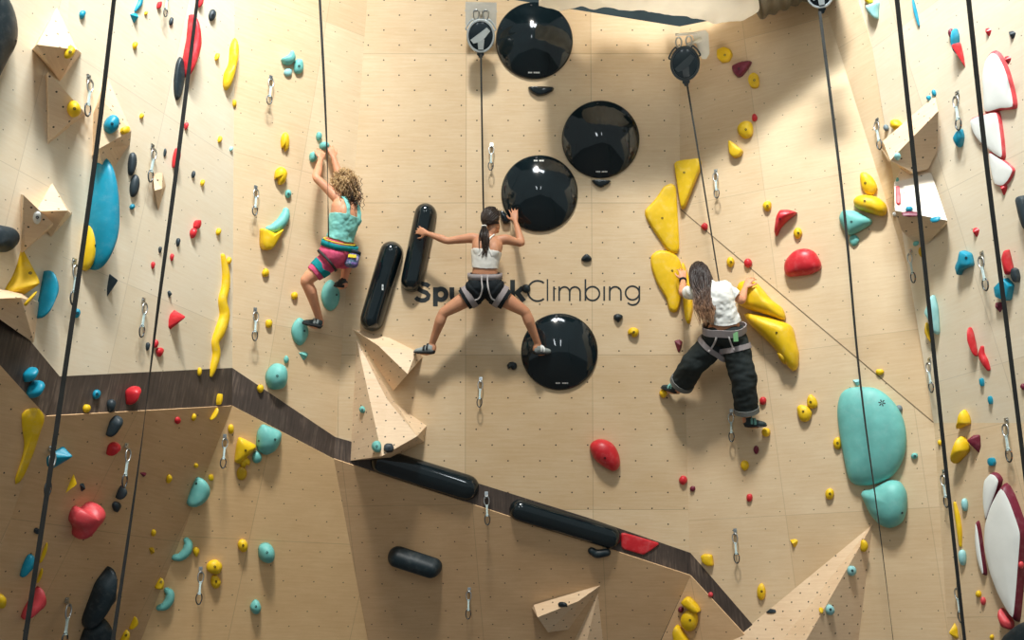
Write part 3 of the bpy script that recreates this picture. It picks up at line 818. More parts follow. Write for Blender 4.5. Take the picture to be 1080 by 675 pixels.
B(274.5,410,7.5,9,'yellow','small yellow hold at the upper edge of the strip under the egg', group=G_LL)
P('climbing_hold', [(296,63),(301,60),(305,57.5),(308.5,53),(311,57),(312,63),(307,69),(300,69)], 'turq', 'turquoise curved hold, left of a cluster of three near the top', .5, 'bulb', group=G_L)
B(315,70,10.5,16,'turq','turquoise oval hold, right of a cluster of three near the top', depth=.5, group=G_L, bolt=True)
B(303.5,76.5,9,8.5,'pale_turq','pale turquoise chip, lowest of a cluster of three near the top', depth=.4, group=G_L)
B(330.5,165.5,9,11,'turq','turquoise hold left of the first climber left hand', group=G_L, depth=.7)
B(336.5,143.5,6.5,9,'turq','small turquoise hold above the first climber hands', group=G_L)
B(342,154,11,9,'turq','turquoise hold gripped by the first climber', group=G_L, depth=.9)
P('climbing_macro', [(349,295),(355,301),(358.5,311),(356,322),(349,328),(342,323),(338.5,312),(342,300)], 'turq', 'large turquoise oval under the first climber right foot', .30, 'dome', group=G_L, bolt=(355,311))
P('climbing_macro', [(316,335),(322,340),(325.5,350),(322,360),(316,364.5),(310,359),(307,349),(310,340)], 'turq', 'turquoise oval under the first climber left foot', .35, 'dome', group=G_L, bolt=(321,349))
# ---- back wall
B(397,471,10.5,12.5,'turq','turquoise hold at the foot of the fan shaped volume', bolt=True, group=G_B)
B(382,432,6.5,7.5,'turq','small turquoise hold halfway up the fan shaped volume', bolt=True, group=G_B)
B(410,472.5,11,10,'dark','dark hold at the foot of the fan shaped volume', shape='cube', group=G_B, bolt=True)
P('climbing_hold', [(622,472),(625,466),(634,463),(645,467),(652,477),(654,490),(648,497),(638,493),(627,484)], 'red', 'large red shell shaped hold on the back wall', .5, 'bulb', apex=(638,476), group=G_B, bolt=(638,483))
B(668,350.5,12,10.5,'yellow','yellow hold right of the lowest black disc', group=G_B, bolt=True, shape='bean', rot=15)
B(652,335.5,10,9,'matt_black','black triangular hold under the lettering', shape='drop', group=G_B, bolt=True)
B(618.5,272,11,8.5,'matt_black','black triangular hold above the lettering', -180, shape='drop', group=G_B, bolt=True)
B(715.5,365,8.5,14,'maroon','dark red hold left of the third climber hip', shape='tri', group=G_B)
B(699.5,415,8.5,9.5,'yellow','yellow foothold under the third climber left toe', group=G_B, depth=.9)
P('climbing_hold', [(557,91.5),(571,91),(584.5,92),(583,96),(575,100.5),(567,101.5),(560,97)], 'gloss', 'black lip hold right under the topmost disc', .5, 'flat', group=G_B, tight=.3)
P('climbing_hold', [(624,190),(634,189.5),(644.5,190.5),(641,194.5),(634,198),(628,195.5)], 'gloss', 'black lip hold under the right hand disc', .5, 'flat', group=G_B, tight=.3)
P('climbing_hold', [(527,222),(531,222),(538.5,232),(537,236),(531,236.5),(528,230)], 'gloss', 'black lip hold beside the head of the climber in the white top', .6, 'flat', group=G_B, tight=.3)
B(555,304.5,9,9,'matt_black','round black foothold on the lettering between its two words', group=G_B, depth=.5)
B(540,386,10.5,9,'matt_black','black foothold left of the lowest black disc', shape='bean', group=G_B, bolt=True)
T([(624,581,4),(630,584,4.6),(640,582.5,4.2)], 'matt_black', 'black bean shaped hold under the right strip pill', group=G_B)
P('climbing_hold', [(655,562),(664,563.5),(678,567.5),(695,573),(688,579),(678,585),(665,581.5),(655,578)], 'red', 'flat red plate on the dark strip at the end of the right pill', .12, 'flat', group=G_B, tight=.2)
B(593.5,637.5,10,5.5,'matt_black','black hold on the sunlit top of the plywood wedge', group=G_B, depth=.6, bolt=True)
B(720.5,506.5,9,10,'red','small round red hold near the right corner of the back wall', group=G_B)
B(730.5,515.5,6,6,'maroon','tiny dark red foothold below the small round red hold', group=G_R)
# ---- right inner wall
P('climbing_hold', [(756,53),(764,49.5),(771,52),(773,58),(769,65),(761,66.5),(756,62)], 'yellow', 'yellow hexagonal hold right of the black belay device', .5, 'flat', group=G_R, tight=.2, bolt=(764.5,58))
P('climbing_hold', [(772,70),(781,65.5),(793,64),(790,71),(783,80),(778,82),(773,77)], 'maroon', 'maroon triangular hold between two yellow ones near the top', .5, 'flat', group=G_R, tight=.35, bolt=(779,72.5))
B(795,85,12,17,'yellow','yellow hold right of the maroon triangular one', group=G_R, bolt=True, prof='flat', depth=.5)
B(796,124,6,8.5,'red','tiny red hold above two yellow holds, under the duct', group=G_R)
B(786,137,17,19,'yellow','upper of two yellow holds beside the tiny red one', group=G_R, bolt=True, depth=.45)
P('climbing_hold', [(768,148),(773,150),(784,159),(781,165),(774,167),(769,162)], 'yellow', 'lower of two yellow holds beside the tiny red one', .5, 'flat', group=G_R, tight=.3)
P('climbing_macro', [(711,173),(716,169.5),(737,167),(740,171),(738.5,180),(731,198),(722,220),(718.5,221),(714.7,198)], 'yellow', 'topmost yellow wedge macro, behind the third climber webbing', .22, 'flat', group='yellow macros around the third climber', tight=.25, bolt=(721.5,182), on=PR1, h0=.03, n=44)
P('climbing_macro', [(680,222),(688,213.5),(694,206),(700,197),(709,193.5),(713,199),(715,230),(716.5,262),(714,268),(705,266),(690,245),(681,230)], 'yellow', 'yellow shield macro on the back wall, upper of two left of the corner', .16, 'flat', group='yellow macros around the third climber', tight=.3, bolt=(698.5,230), on=PB, n=44)
P('climbing_macro', [(686,270),(693,264),(702,264),(712,268),(718,277),(720,300),(717,320),(713,330),(706,328),(702,315),(692,298),(686,281)], 'yellow', 'yellow shield macro gripped by the third climber left hand', .18, 'flat', group='yellow macros around the third climber', tight=.35, bolt=(709,285.5), on=PB, n=44)
P('climbing_macro', [(719,277),(724,285),(729,300),(731,325),(726,341.5),(722,339),(719.5,318)], 'yellow', 'narrow yellow macro half hidden by the third climber hair', .5, 'flat', group='yellow macros around the third climber', tight=.3, on=PR1L, n=36)
P('climbing_macro', [(777,303),(781,297),(791,295.5),(799,299.5),(813,315.5),(825,324.5),(829,335),(826,337.5),(805.6,331),(788,326),(778,320)], 'yellow', 'yellow wedge macro gripped by the third climber right hand', .40, 'bulb', apex=(806,318), group='yellow macros around the third climber', tight=.3, on=PR1L, n=44)
P('climbing_macro', [(784.6,331.6),(789.6,330),(814.5,335),(833,342),(837,348),(841,365.4),(843,374),(841.5,388),(837.5,391.5),(830.5,385),(817,367),(791,342)], 'yellow', 'lowest yellow wedge macro with a small hold at its lower edge', .40, 'bulb', apex=(826,350), group='yellow macros around the third climber', tight=.3, bolt=(819,351), on=PR1L, n=44)
P('climbing_hold', [(819.5,371),(826,370),(833,372.5),(834.5,377),(831,383),(828,384.5),(823,380)], 'yellow_dk', 'ochre half round hold at the lower edge of the lowest yellow wedge', .9, 'bulb', group=G_R, on=PR1L, h0=.03)
B(770.5,276.5,8.5,11,'yellow','small yellow hold left of a red one above the third climber', group=G_R, bolt=True)
B(789,277.5,9,10,'red','small red hold right of a yellow one above the third climber', group=G_R)
B(743,239,7.5,8,'red','small red hold behind the third climber webbing', group=G_R)
B(809,217.5,9.5,11,'yellow','small yellow hold left of the red crescent', group=G_R, bolt=True)
B(841.5,246,9.5,12,'yellow','small yellow hold between the red crescent and the red dome', group=G_R, bolt=True)
P('climbing_hold', [(841,224),(832,221),(823,221.5),(818.5,230),(816.5,245),(819,249),(823,240),(831,232)], 'red', 'red crescent hold right of the third climber webbing', .5, 'bulb', group=G_R, tight=.2, apex=(824,230), bolt=(822.5,231))
P('climbing_macro', [(827,284),(828.5,275),(838,265),(850,262),(860,266),(866.5,277),(866,284),(856,289.5),(842,291.5),(830,292)], 'red', 'big red dome on the right wall', .5, 'bulb', apex=(847,277), group=G_R, tight=.4)
P('climbing_hold', [(907,183),(913,181.5),(921,188),(925.5,199),(920,206),(913,204),(908,197)], 'yellow', 'upright yellow hold, upper of a touching pair at the right corner', .5, 'bulb', group=G_R, bolt=(912.5,193))
P('climbing_hold', [(900,213),(904,207),(912,205.5),(925,208),(934,215),(936,222),(932,228),(922,226.5),(905,220.5)], 'yellow', 'wide yellow hold, lower of a touching pair at the right corner', .6, 'bulb', group=G_R, bolt=(912,212))
P('climbing_hold', [(885,230),(889,221.5),(902,222),(919,230),(920,235),(910,242),(896,248),(889,240)], 'turq', 'pale turquoise wedge behind a thin webbing line on the right wall', .45, 'bulb', group=G_R, tight=.35, bolt=(898,234))
B(901,253.5,11,12,'turq','small turquoise chip under the turquoise wedge', group=G_R, depth=.4)
P('climbing_hold', [(913,9),(921,5),(928,2),(926,12),(924,20),(917,18),(913,13)], 'pale_turq', 'pale turquoise hold at the top of the right corner', .5, 'bulb', group=G_R, tight=.3)
B(916,0,10,7,'yellow','yellow hold at the top edge above a pale turquoise one', group=G_R)
P('climbing_hold', [(851,420),(855,416),(861,421),(862.5,428),(857,431),(851,428)], 'yellow', 'upper of two touching yellow pebbles below the yellow wedges', .5, 'bulb', group=G_R, bolt=(855,424))
P('climbing_hold', [(840.5,430),(844,427),(852,429),(856.5,436),(853,444),(846,445),(842,439)], 'yellow', 'lower of two touching yellow pebbles below the yellow wedges', .5, 'bulb', group=G_R, bolt=(847,434))
B(883,467.5,9,13,'yellow','yellow hold at the left edge of the big turquoise macro', group=G_R, bolt=True)
B(928,392.5,9,6.5,'yellow','flat yellow hold right above the big turquoise macro', group=G_R)
B(904,403.5,9.5,7,'pale_turq','pale chip hold on top of the big turquoise macro', group=G_R, shape='tri')
B(948,431.5,8,8.5,'grey','grey hold at the right edge of the big turquoise macro', group=G_R)
B(964.5,481,7.5,6.5,'turq','tiny turquoise chip right of the big turquoise macro', group=G_R, bolt=True)
P('climbing_macro', [(884,424),(888,414),(896,409),(910,408),(925,410),(940,421),(951,437),(956,456),(955,478),(948,495),(937,506),(920,512),(902,512),(895,505),(891,489),(886,462),(883,438)], 'turq', 'very big turquoise macro with a dark star mark on the right wall', .28, 'bulb', apex=(925,455), group='turquoise macros on the right wall', n=56, rings=12)
P('climbing_macro', [(908,521),(911,517),(921,515),(938,506),(950,508),(957,520),(957,538),(952,551),(940,557),(928,553),(918,542),(912,530)], 'turq', 'turquoise scooped macro right below the very big one', .45, 'bulb', apex=(941,530), group='turquoise macros on the right wall', n=48, tight=.4, bolt=(951.5,541))
B(804.7,422.8,7.5,8.5,'red','small red hold right of the third climber trouser leg', group=G_R)
B(797.5,474.5,6,9,'maroon','tiny maroon hold below the third climber right foot', group=G_R)
B(808,456,9.5,9.5,'yellow','yellow foothold under the third climber right toe', group=G_R, depth=.9)
B(785.5,491,9,11,'yellow','small yellow hold between a maroon and a red foothold', group=G_R)
B(790.5,525,6.5,8.5,'red','tiny red foothold above the lowest right quickdraw', group=G_R)
B(875,521,9.5,12,'yellow','small yellow hold left of the turquoise scooped macro', group=G_R, bolt=True)
B(837.5,573,8.5,9,'yellow','small yellow hold left of the huge pyramid slope', group=G_R, shape='tri')
B(803,624,9.5,18,'yellow','upright yellow hold by the left foot of the huge pyramid', group=G_R, bolt=True)
P('climbing_hold', [(739,586),(743,584),(751,585),(752.5,590),(753,596.5),(747,597),(741,593)], 'yellow', 'yellow block just above the dark strip bend', .5, 'flat', group=G_R, tight=.2)
B(749.5,627,5.5,5.5,'pink','tiny pink hold on the dark strip', group=G_R)
P('climbing_hold', [(718,634),(722,629),(727,629),(736,638),(739.5,645),(736,647),(727,642)], 'yellow', 'topmost of three yellow holds under the strip bend', .5, 'flat', group=G_R, tight=.3)
B(718,643,6,7,'maroon','tiny maroon hold beside three yellow holds under the strip bend', group=G_R)
B(727,654.5,19,23,'yellow','middle of three yellow holds under the strip bend', group=G_R, depth=.4, bolt=True)
P('climbing_hold', [(709,665),(712,658.5),(716,660),(722,668),(728,677),(722,690),(712,680)], 'yellow', 'lowest of three yellow holds under the strip bend', .5, 'flat', group=G_R, tight=.3)
B(898.5,602,10,11,'pale_turq','upper turquoise ball on the shaded face of the huge pyramid', group=G_R, bolt=True)
B(875.5,643,10,11.5,'pale_turq','lower turquoise ball on the shaded face of the huge pyramid', group=G_R, bolt=True)
B(911.5,575.5,8.5,13,'yellow','yellow hold near the tip of the huge pyramid', group=G_R)
B(866,644,5,7,'yellow','tiny yellow foothold on the ridge of the huge pyramid', group=G_R)
P('climbing_hold', [(808,646),(813,642),(818,643),(818.5,646),(813,647)], 'dark', 'small dark hold on the left slope of the huge pyramid', .4, 'flat', group=G_R, tight=.1)
# ---- outer right wall
P('climbing_macro', [(1037,120),(1036,100),(1036,80),(1041,63),(1050,53),(1058,56),(1066,70),(1072,92),(1073.5,111),(1056,115)], 'white', 'white arched macro with a red lower rim, topmost on the right', .14, 'flat', group='white macros on the right wall', tight=.35, n=48, rim='pink')
P('climbing_macro', [(1023,127),(1035,121),(1055,117),(1060,145),(1061,168),(1050,163),(1038,154),(1028,143)], 'white', 'white leaf shaped macro with a red rim under the arched one', .14, 'flat', group='white macros on the right wall', tight=.3, n=48, rim='pink')
P('climbing_macro', [(1043,160),(1056,166),(1071,178),(1065,191),(1058,197),(1049,195),(1045,180)], 'white', 'white leaf shaped macro with a red rim, third below the arched one', .14, 'flat', group='white macros on the right wall', tight=.3, n=48, rim='pink')
P('climbing_macro', [(1047,498),(1053,499),(1058,505),(1054,517),(1046,534),(1039,549),(1036.5,535),(1036.5,520),(1039,506)], 'white', 'white petal macro with maroon edge, uppermost of three lower right', .22, 'flat', group='white petal macros on the lower right', tight=.25, n=48, rim='maroon')
P('climbing_macro', [(1038,549),(1041,560),(1041,585),(1041,605),(1036,607),(1030,594),(1028.5,578),(1031,564)], 'white', 'narrow white petal macro with maroon edge, left of three lower right', .35, 'flat', group='white petal macros on the lower right', tight=.35, n=48, rim='maroon')
P('climbing_macro', [(1061,509),(1070,521),(1077,538),(1084,560),(1081,590),(1077,625),(1072,656),(1062,644),(1053,628),(1044,605),(1038,578),(1039,553),(1047,530)], 'white', 'largest white petal macro with maroon edge on the lower right', .20, 'flat', group='white petal macros on the lower right', tight=.3, n=60, rim='maroon')
P('climbing_hold', [(1052,648),(1055,641),(1062,647),(1070,656),(1068,664),(1058,662)], 'pink', 'pink hold below the largest white petal', .7, 'bulb', group=G_RO, tight=.25)
P('climbing_macro', [(1057,672),(1066,664),(1080,655),(1110,650),(1110,710),(1055,710)], 'matt_black', 'black macro in the bottom right corner', .4, 'flat', tight=.2, hit=(1072,680))
B(966,13,6,31,'blue','slim blue spindle hold at the top of the right wall', depth=.8, group=G_RO)
B(1003.5,35.5,7.5,11,'maroon','dark red hold behind the blue curl near the top right', group=G_RO)
P('climbing_hold', [(1010,30),(1012.5,36),(1009,45),(1004,58),(1002.5,50),(1006,40)], 'blue', 'blue curl between two red holds near the top right', .9, 'bulb', group=G_RO)
P('climbing_hold', [(1006,50),(1011,43),(1016,45),(1016.5,57),(1013,71.5),(1008,64),(1005,57)], 'red', 'red shield hold with a pale top near the top right', .8, 'cone', apex=(1012,48), group=G_RO, tight=.25)
B(1042.5,34,6.5,9,'red','small red pyramid hold high on the right wall, upper of two', shape='tri', group=G_RO)
B(1067.5,37,7.5,8.5,'dark','small dark pyramid hold high on the right wall', shape='tri', group=G_RO)
B(1063,63.5,7,9,'red','small red pyramid hold on the edge of the white arched macro', shape='tri', group=G_RO, on=PR2, h0=.09)
P('climbing_hold', [(1005,146),(1012,138),(1016,136),(1017.5,143),(1013,153),(1009,155.5),(1005,151)], 'blue', 'blue hold hanging right under a quickdraw', .7, 'bulb', group=G_RO, tight=.3)
B(1058.5,199.5,8.5,13,'red','red pyramid hold under the third white macro', shape='tri', group=G_RO)
P('climbing_hold', [(1071,213),(1077,208),(1092,206),(1092,240),(1077,243.5),(1072,232)], 'dark', 'dark hold cut off by the right edge', .5, 'flat', group=G_RO, tight=.2)
B(1029.5,245,7,10,'red','small red pyramid hold above a quickdraw on the right', shape='tri', group=G_RO)
P('climbing_hold', [(1016,264),(1026,266),(1028,277),(1021,280),(1013,284),(1009,290),(1007,282),(1012,274)], 'blue', 'blue hatchet shaped hold left of a quickdraw', .45, 'flat', group=G_RO, tight=.15, bolt=(1019,272))
P('climbing_hold', [(1056,275),(1069,263),(1070,284),(1057,290)], 'red', 'red block hold behind the rightmost webbing line', .6, 'flat', group=G_RO, tight=.1)
B(1071,290,11,15.5,'dark','dark hold right of the blue pentagon', shape='cube', group=G_RO)
P('climbing_hold', [(1048,304),(1055,298),(1062,293),(1070,300),(1065,315),(1061,317),(1049,314)], 'blue', 'blue pentagon hold behind the rightmost webbing line', .45, 'flat', group=G_RO, tight=.1, sharp=30)
B(1054,324,9,11,'maroon','maroon pyramid hold under the blue pentagon', shape='tri', group=G_RO)
P('climbing_hold', [(988,311),(991.5,325),(990,350),(987,353),(983,341),(975,331),(980,323)], 'pale_turq', 'pale blue fin hold behind the webbing at the right corner', .6, 'bulb', group=G_RO, tight=.3)
P('climbing_hold', [(978,340),(981,345),(984,362),(980,359),(975,351)], 'yellow_dk', 'ochre hold tucked under the pale blue fin', .6, 'bulb', group=G_RO, tight=.3)
P('climbing_hold', [(1026,345),(1031,350),(1031.5,364),(1029,376),(1023,368),(1020,358)], 'red', 'red flame shaped hold, upper of two on the right', .8, 'bulb', group=G_RO, tight=.4)
T([(1036,366.5,2),(1035.5,374,3.6),(1038.5,381,4),(1042.5,389,2.4)], 'red', 'red hooked hold, lower of two on the right', group=G_RO)
B(1035.5,403,6,9,'blue','tiny blue hold, upper of two below the red hook', shape='cube', group=G_RO)
B(1044.5,422,6,9,'blue','tiny blue hold, lower of two below the red hook', shape='cube', group=G_RO)
P('climbing_hold', [(1018,432),(1023,438),(1024.5,446),(1016,450),(1008,452.5),(1011,445),(1014,436)], 'yellow', 'upper yellow horn hold right of a webbing line', .7, 'bulb', group=G_RO, tight=.3)
P('climbing_hold', [(1016,460),(1022,466),(1023.5,474),(1014,482),(1003.5,489),(1002,485),(1007,474)], 'yellow', 'lower yellow horn hold right of a webbing line', .7, 'bulb', group=G_RO, tight=.3)
P('climbing_hold', [(1020,464),(1025,459),(1034,458.5),(1034.5,470),(1031.5,477.5),(1027,473)], 'maroon', 'maroon shield hold right of the lower yellow horn', .7, 'cone', apex=(1028,464), group=G_RO, tight=.2)
B(1046,487,9.5,9,'blue','blue chip above the uppermost white petal', shape='cube', group=G_RO)
B(1079,408,6,7,'maroon','tiny maroon hold at the right edge', group=G_RO)
B(1017.5,532.5,7.5,14,'pale_turq','pale turquoise hold left of the uppermost white petal', group=G_RO)
T([(1007,531,1.8),(1010,545,2.8),(1012,560,2.8),(1013,575,1.8)], 'yellow', 'thin yellow noodle behind a webbing line on the lower right', group=G_RO)
B(1015,588,9,17,'pale_turq','pale turquoise hold under the thin yellow noodle', group=G_RO)
B(1032,626.5,6.5,7.5,'yellow','tiny yellow foothold left of a pink one on the lower right', group=G_RO)
B(1037,634,6,9,'pink','tiny pink foothold right of a yellow one on the lower right', group=G_RO)
P('climbing_hold', [(1001,668),(1006,657),(1010,662),(1011,673),(1005,674)], 'yellow', 'yellow pyramid hold at the bottom edge right of a webbing line', .7, 'cone', group=G_RO, tight=.15)
B(1046,672,5,6,'yellow','tiny yellow foothold at the bottom edge left of the black macro', group=G_RO)
B(991,467,4.5,6,'yellow','tiny yellow foothold at the end of the diagonal seam', group=G_RO)
B(1077,596,6,8,'pink','small pink hold on the maroon edge of the largest petal', group=G_RO, on=PR2L, h0=.05)
B(934.5,135,6.5,7.5,'grey','small grey hold left of a yellow one beside the boxy volume', group=G_RO)
B(945.5,131.5,14,11.5,'yellow','yellow hold tucked beside the boxy volume', group=G_RO)
B(946.5,165,7.5,8.5,'pale_turq','pale hold on the lower corner of the boxy volume', group=G_RO)
B(979.5,103.5,5.5,5.5,'blue','left of two tiny blue holds at the top of the boxy volume', group=G_RO)
B(985,98,5,7,'blue','right of two tiny blue holds at the top of the boxy volume', group=G_RO)
P('climbing_hold', [(944.5,197),(948.5,196),(950,205),(950,214),(947.5,216),(945,214)], 'pink', 'pink bar hold on the white faced volume', .3, 'flat', group=G_RO, tight=.2)
B(946.5,190,3.5,6,'turq','tiny turquoise hold above the pink bar', group=G_RO)
B(959,220.5,8,6.5,'blue','blue hold on the lower edge of the white faced volume', group=G_RO)
B(986.5,231.5,11,6,'blue','light blue lip at the right corner of the white faced volume', group=G_RO)
P('climbing_hold', [(951,223),(958,224),(969,227.5),(969,229),(960,228)], 'maroon', 'thin maroon strip hold under the white face edge', .5, 'flat', group=G_RO, tight=.1)
B(966,257,6.5,5.5,'turq','small turquoise hold at the foot of the white faced volume', group=G_RO)
B(971.5,266,6,11,'yellow_dk','ochre hold hanging under the white faced volume', group=G_RO)
B(943.5,226,4.5,5,'white','tiny white hold left of the white faced volume', group=G_RO)
# ---- glossy black discs and pills
def disc(cx, cy, d, label, logo=None, bolts=()):
    pts = [(cx + d / 2 * math.cos(2 * math.pi * k / 32), cy + d / 2 * math.sin(2 * math.pi * k / 32)) for k in range(32)]
    o = P('climbing_macro', pts, 'gloss', label, .21, 'disc', group='glossy black disc macros', n=72, on=PB, rings=8, cat='disc macro')
    for a in (20, 75, 140, 200, 265, 320):
        put_bolt(o, (cx + d * .465 * math.cos(math.radians(a)), cy + d * .465 * math.sin(math.radians(a))))
    print_mark(o, *logo)
    return o
def print_mark(o, cx, cy, w, h):
    """tiny white maker's print: two short blocks of illegible letters laid on the surface"""
    inv = o.matrix_world.inverted(); s = inv @ CAM
    bm = bmesh.new()
    x = cx - w / 2
    while x < cx + w / 2:
        ww = rng.uniform(1.0, 1.7)
        if abs(x - (cx - w * .12)) > .9:
            q = []
            for X, Y in ((x, cy - h / 2), (x + ww, cy - h / 2), (x + ww, cy + h / 2), (x, cy + h / 2)):
                ok, p, n, i = o.ray_cast(s, (inv.to_3x3() @ pdir(X, Y)).normalized())
                if ok: q.append(bm.verts.new(p + n * .0015))
            if len(q) == 4: bm.faces.new(q)
        x += ww + .25
    if len(bm.faces): mesh_obj('maker_print', bm, M['mark'], o, smooth=False)
    else: bm.free()
disc(563.5, 43, 81.5, 'topmost glossy black disc, right of the silver belay device', (563, 76.5, 12, 1.6))
disc(633.5, 147, 82, 'glossy black disc with a white glint, right of the other three', (634, 181, 11, 1.5))
disc(569, 204, 81, 'glossy black disc under the right hand of the climber in the white top', (568, 169.5, 10, 1.6))
disc(590, 371, 81, 'lowest glossy black disc, the climber in the white top stands on it', (592, 404, 12, 1.6))
def pill(x0, y0, x1, y1, r, label, on, mat='gloss', depth=.42):
    a = math.atan2(y1 - y0, x1 - x0); pts = []
    for k in range(13): t = a + math.pi / 2 + math.pi * k / 12; pts.append((x0 + r * math.cos(t), y0 + r * math.sin(t)))
    for k in range(13): t = a - math.pi / 2 + math.pi * k / 12; pts.append((x1 + r * math.cos(t), y1 + r * math.sin(t)))
    return P('climbing_macro', pts, mat, label, depth, 'ridge', group='black pill macros', n=64, on=on, rings=8, cat='pill macro', tight=.5)
_dp = dome_points
def dome_points(o2, apex, H, prof, rings=8):
    if prof != 'ridge': return _dp(o2, apex, H, prof, rings)
    # bar with rounded ends: shrink towards the long axis instead of towards a point
    c = o2.mean(0); q = o2 - c; w, v = np.linalg.eigh(q.T @ q); ax = v[:, 1]; L = np.abs(q @ ax).max(); wd = np.abs(q @ v[:, 0]).max()
    t = np.clip(q @ ax, -(L - wd), L - wd); core = c + np.outer(t, ax)
    R = []
    for k in range(rings + 1):
        a = k / rings * math.pi / 2
        s = math.cos(a) ** .75
        R.append(np.column_stack([core + (o2 - core) * max(s, 1e-3), np.full(len(o2), H * math.sin(a))]))
    return R
globals()['dome_points'] = dome_points
_fin = finish
def finish(name, rings, pl, p0, mat, label, cat, group, sharp=None, rim=None):
    if cat != 'pill macro': return _fin(name, rings, pl, p0, mat, label, cat, group, sharp, rim)
    n = len(rings[0]); bm = bmesh.new(); base = np.concatenate(rings).mean(0); base[2] = 0
    rr = [[bm.verts.new(Vector(q - base)) for q in r] for r in rings]
    for A, C in zip(rr, rr[1:]):
        for k in range(n): bm.faces.new((A[k], A[(k + 1) % n], C[(k + 1) % n], C[k]))
    bm.faces.new(rr[-1]); bm.faces.new(rr[0][::-1])
    bmesh.ops.remove_doubles(bm, verts=bm.verts[:], dist=.0005)
    o = mesh_obj(name, bm, M[mat]); o.matrix_world = Matrix.Translation(p0 + pl.u * float(base[0]) + pl.v * float(base[1])) @ pl.rot().to_4x4()
    tag(o, label, cat, group); bpy.context.view_layer.update()
    return o, base
globals()['finish'] = finish
o = pill(413, 267, 392.5, 337, 12.6, 'leaning black pill macro, left of the pair beside the white top climber', PB); print_mark(o, 402, 303, 1.6, 6)
o = pill(449, 226, 434.5, 296.5, 11.8, 'leaning black pill macro gripped by the climber in the white top', PB); print_mark(o, 447, 262, 1.6, 6)
pill(404, 487, 492, 514, 13.5, 'long black pill macro on the dark strip, left of two', PB, depth=.22)
pill(549, 538, 643, 566.5, 12, 'long black pill macro on the dark strip, right of two', PB, depth=.22)
pill(419.5, 586.5, 456, 599.5, 10.5, 'short black pill macro on the lower middle panel', PB1, 'matt_black', .4)
# star mark of the big turquoise macro
big = [o for o in bpy.data.objects if o.get('label', '').startswith('very big turquoise')][0]
bm = bmesh.new(); inv = big.matrix_world.inverted(); s = inv @ CAM
for k in range(6):
    a = k * math.pi / 3 + .2; q = []
    for dx, dy in ((.8, -.5), (3.6, -.8), (3.8, .5), (.8, .5)):
        X = 930 + dx * math.cos(a) - dy * math.sin(a); Y = 425 + dx * math.sin(a) + dy * math.cos(a)
        ok, p, n, i = big.ray_cast(s, (inv.to_3x3() @ pdir(X, Y)).normalized())
        if ok: q.append(bm.verts.new(p + n * .002))
    if len(q) == 4: bm.faces.new(q)
mesh_obj('star_print', bm, M['ink'], big, smooth=False)
# ------------------------------------------------------------------ quickdraws
def oval(w, h, r0, n=20):
    """carabiner outline in x/y: narrow oval, wider at the far end"""
    pts = []
    for k in range(n):
        a = 2 * math.pi * k / n
        pts.append(Vector(((w / 2) * math.sin(a) * (1 + .12 * math.cos(a)), h / 2 * math.cos(a), 0)))
    return pts
def add_ring(bm, pts, r, seg=7, z=Vector((0, 0, 1))):
    n = len(pts); rings = []
    for i in range(n):
        t = (pts[(i + 1) % n] - pts[i - 1]).normalized(); b = t.cross(z).normalized()
        rings.append([bm.verts.new(pts[i] + b * (r * math.cos(2 * math.pi * k / seg)) + z * (r * math.sin(2 * math.pi * k / seg))) for k in range(seg)])
    for i in range(n):
        A, C = rings[i], rings[(i + 1) % n]
        for k in range(seg): bm.faces.new((A[k], A[(k + 1) % seg], C[(k + 1) % seg], C[k]))
def make_quickdraw(label):
    root = empty('quickdraw', (0, 0, 0), label, 'quickdraw', 'quickdraws clipped to the wall bolts')
    X, Y, Z = Vector((1, 0, 0)), Vector((0, 1, 0)), Vector((0, 0, 1))
    bm = bmesh.new()
    add_box(bm, Vector((0, .004, .004)), X, Y, Z, .034, .04, .005)
    add_box(bm, Vector((0, -.026, .016)), X, (Y - Z * .8).normalized(), (Z + Y * .8).normalized(), .030, .036, .005)
    add_tube(bm, [Vector((0, .006, 0)), Vector((0, .006, .014))], .009, 6)
    mesh_obj('hanger', bm, M['steel'], root, smooth=False)
    def biner(name, cy, mat, gate, rot=0):
        bm = bmesh.new(); ring = oval(.052, .098, .005); add_ring(bm, [p + Vector((0, cy, .03)) for p in ring], .0058)
        o = mesh_obj(name, bm, mat, root)
        bm = bmesh.new(); add_tube(bm, [Vector((.0245, cy - .026, .03)), Vector((.0255, cy + .028, .03))], .0048, 6)
        mesh_obj('gate', bm, gate, o)
    biner('upper_carabiner', -.075, M['steel'], M['steel'])
    bm = bmesh.new()
    prof = [(-.112, .011), (-.125, .0125), (-.135, .008), (-.20, .008), (-.212, .0125), (-.226, .011)]
    A = [[bm.verts.new(Vector((sx * w, y, .03 + sz * .005))) for sx, sz in ((-1, -1), (1, -1), (1, 1), (-1, 1))] for y, w in prof]
    for a, c in zip(A, A[1:]):
        for k in range(4): bm.faces.new((a[k], a[(k + 1) % 4], c[(k + 1) % 4], c[k]))
    bm.faces.new(A[0]); bm.faces.new(A[-1])
    mesh_obj('sling', bm, M['sling'], root, smooth=False)
    biner('lower_carabiner', -.262, M['dsteel'], M['orange'])
    return root
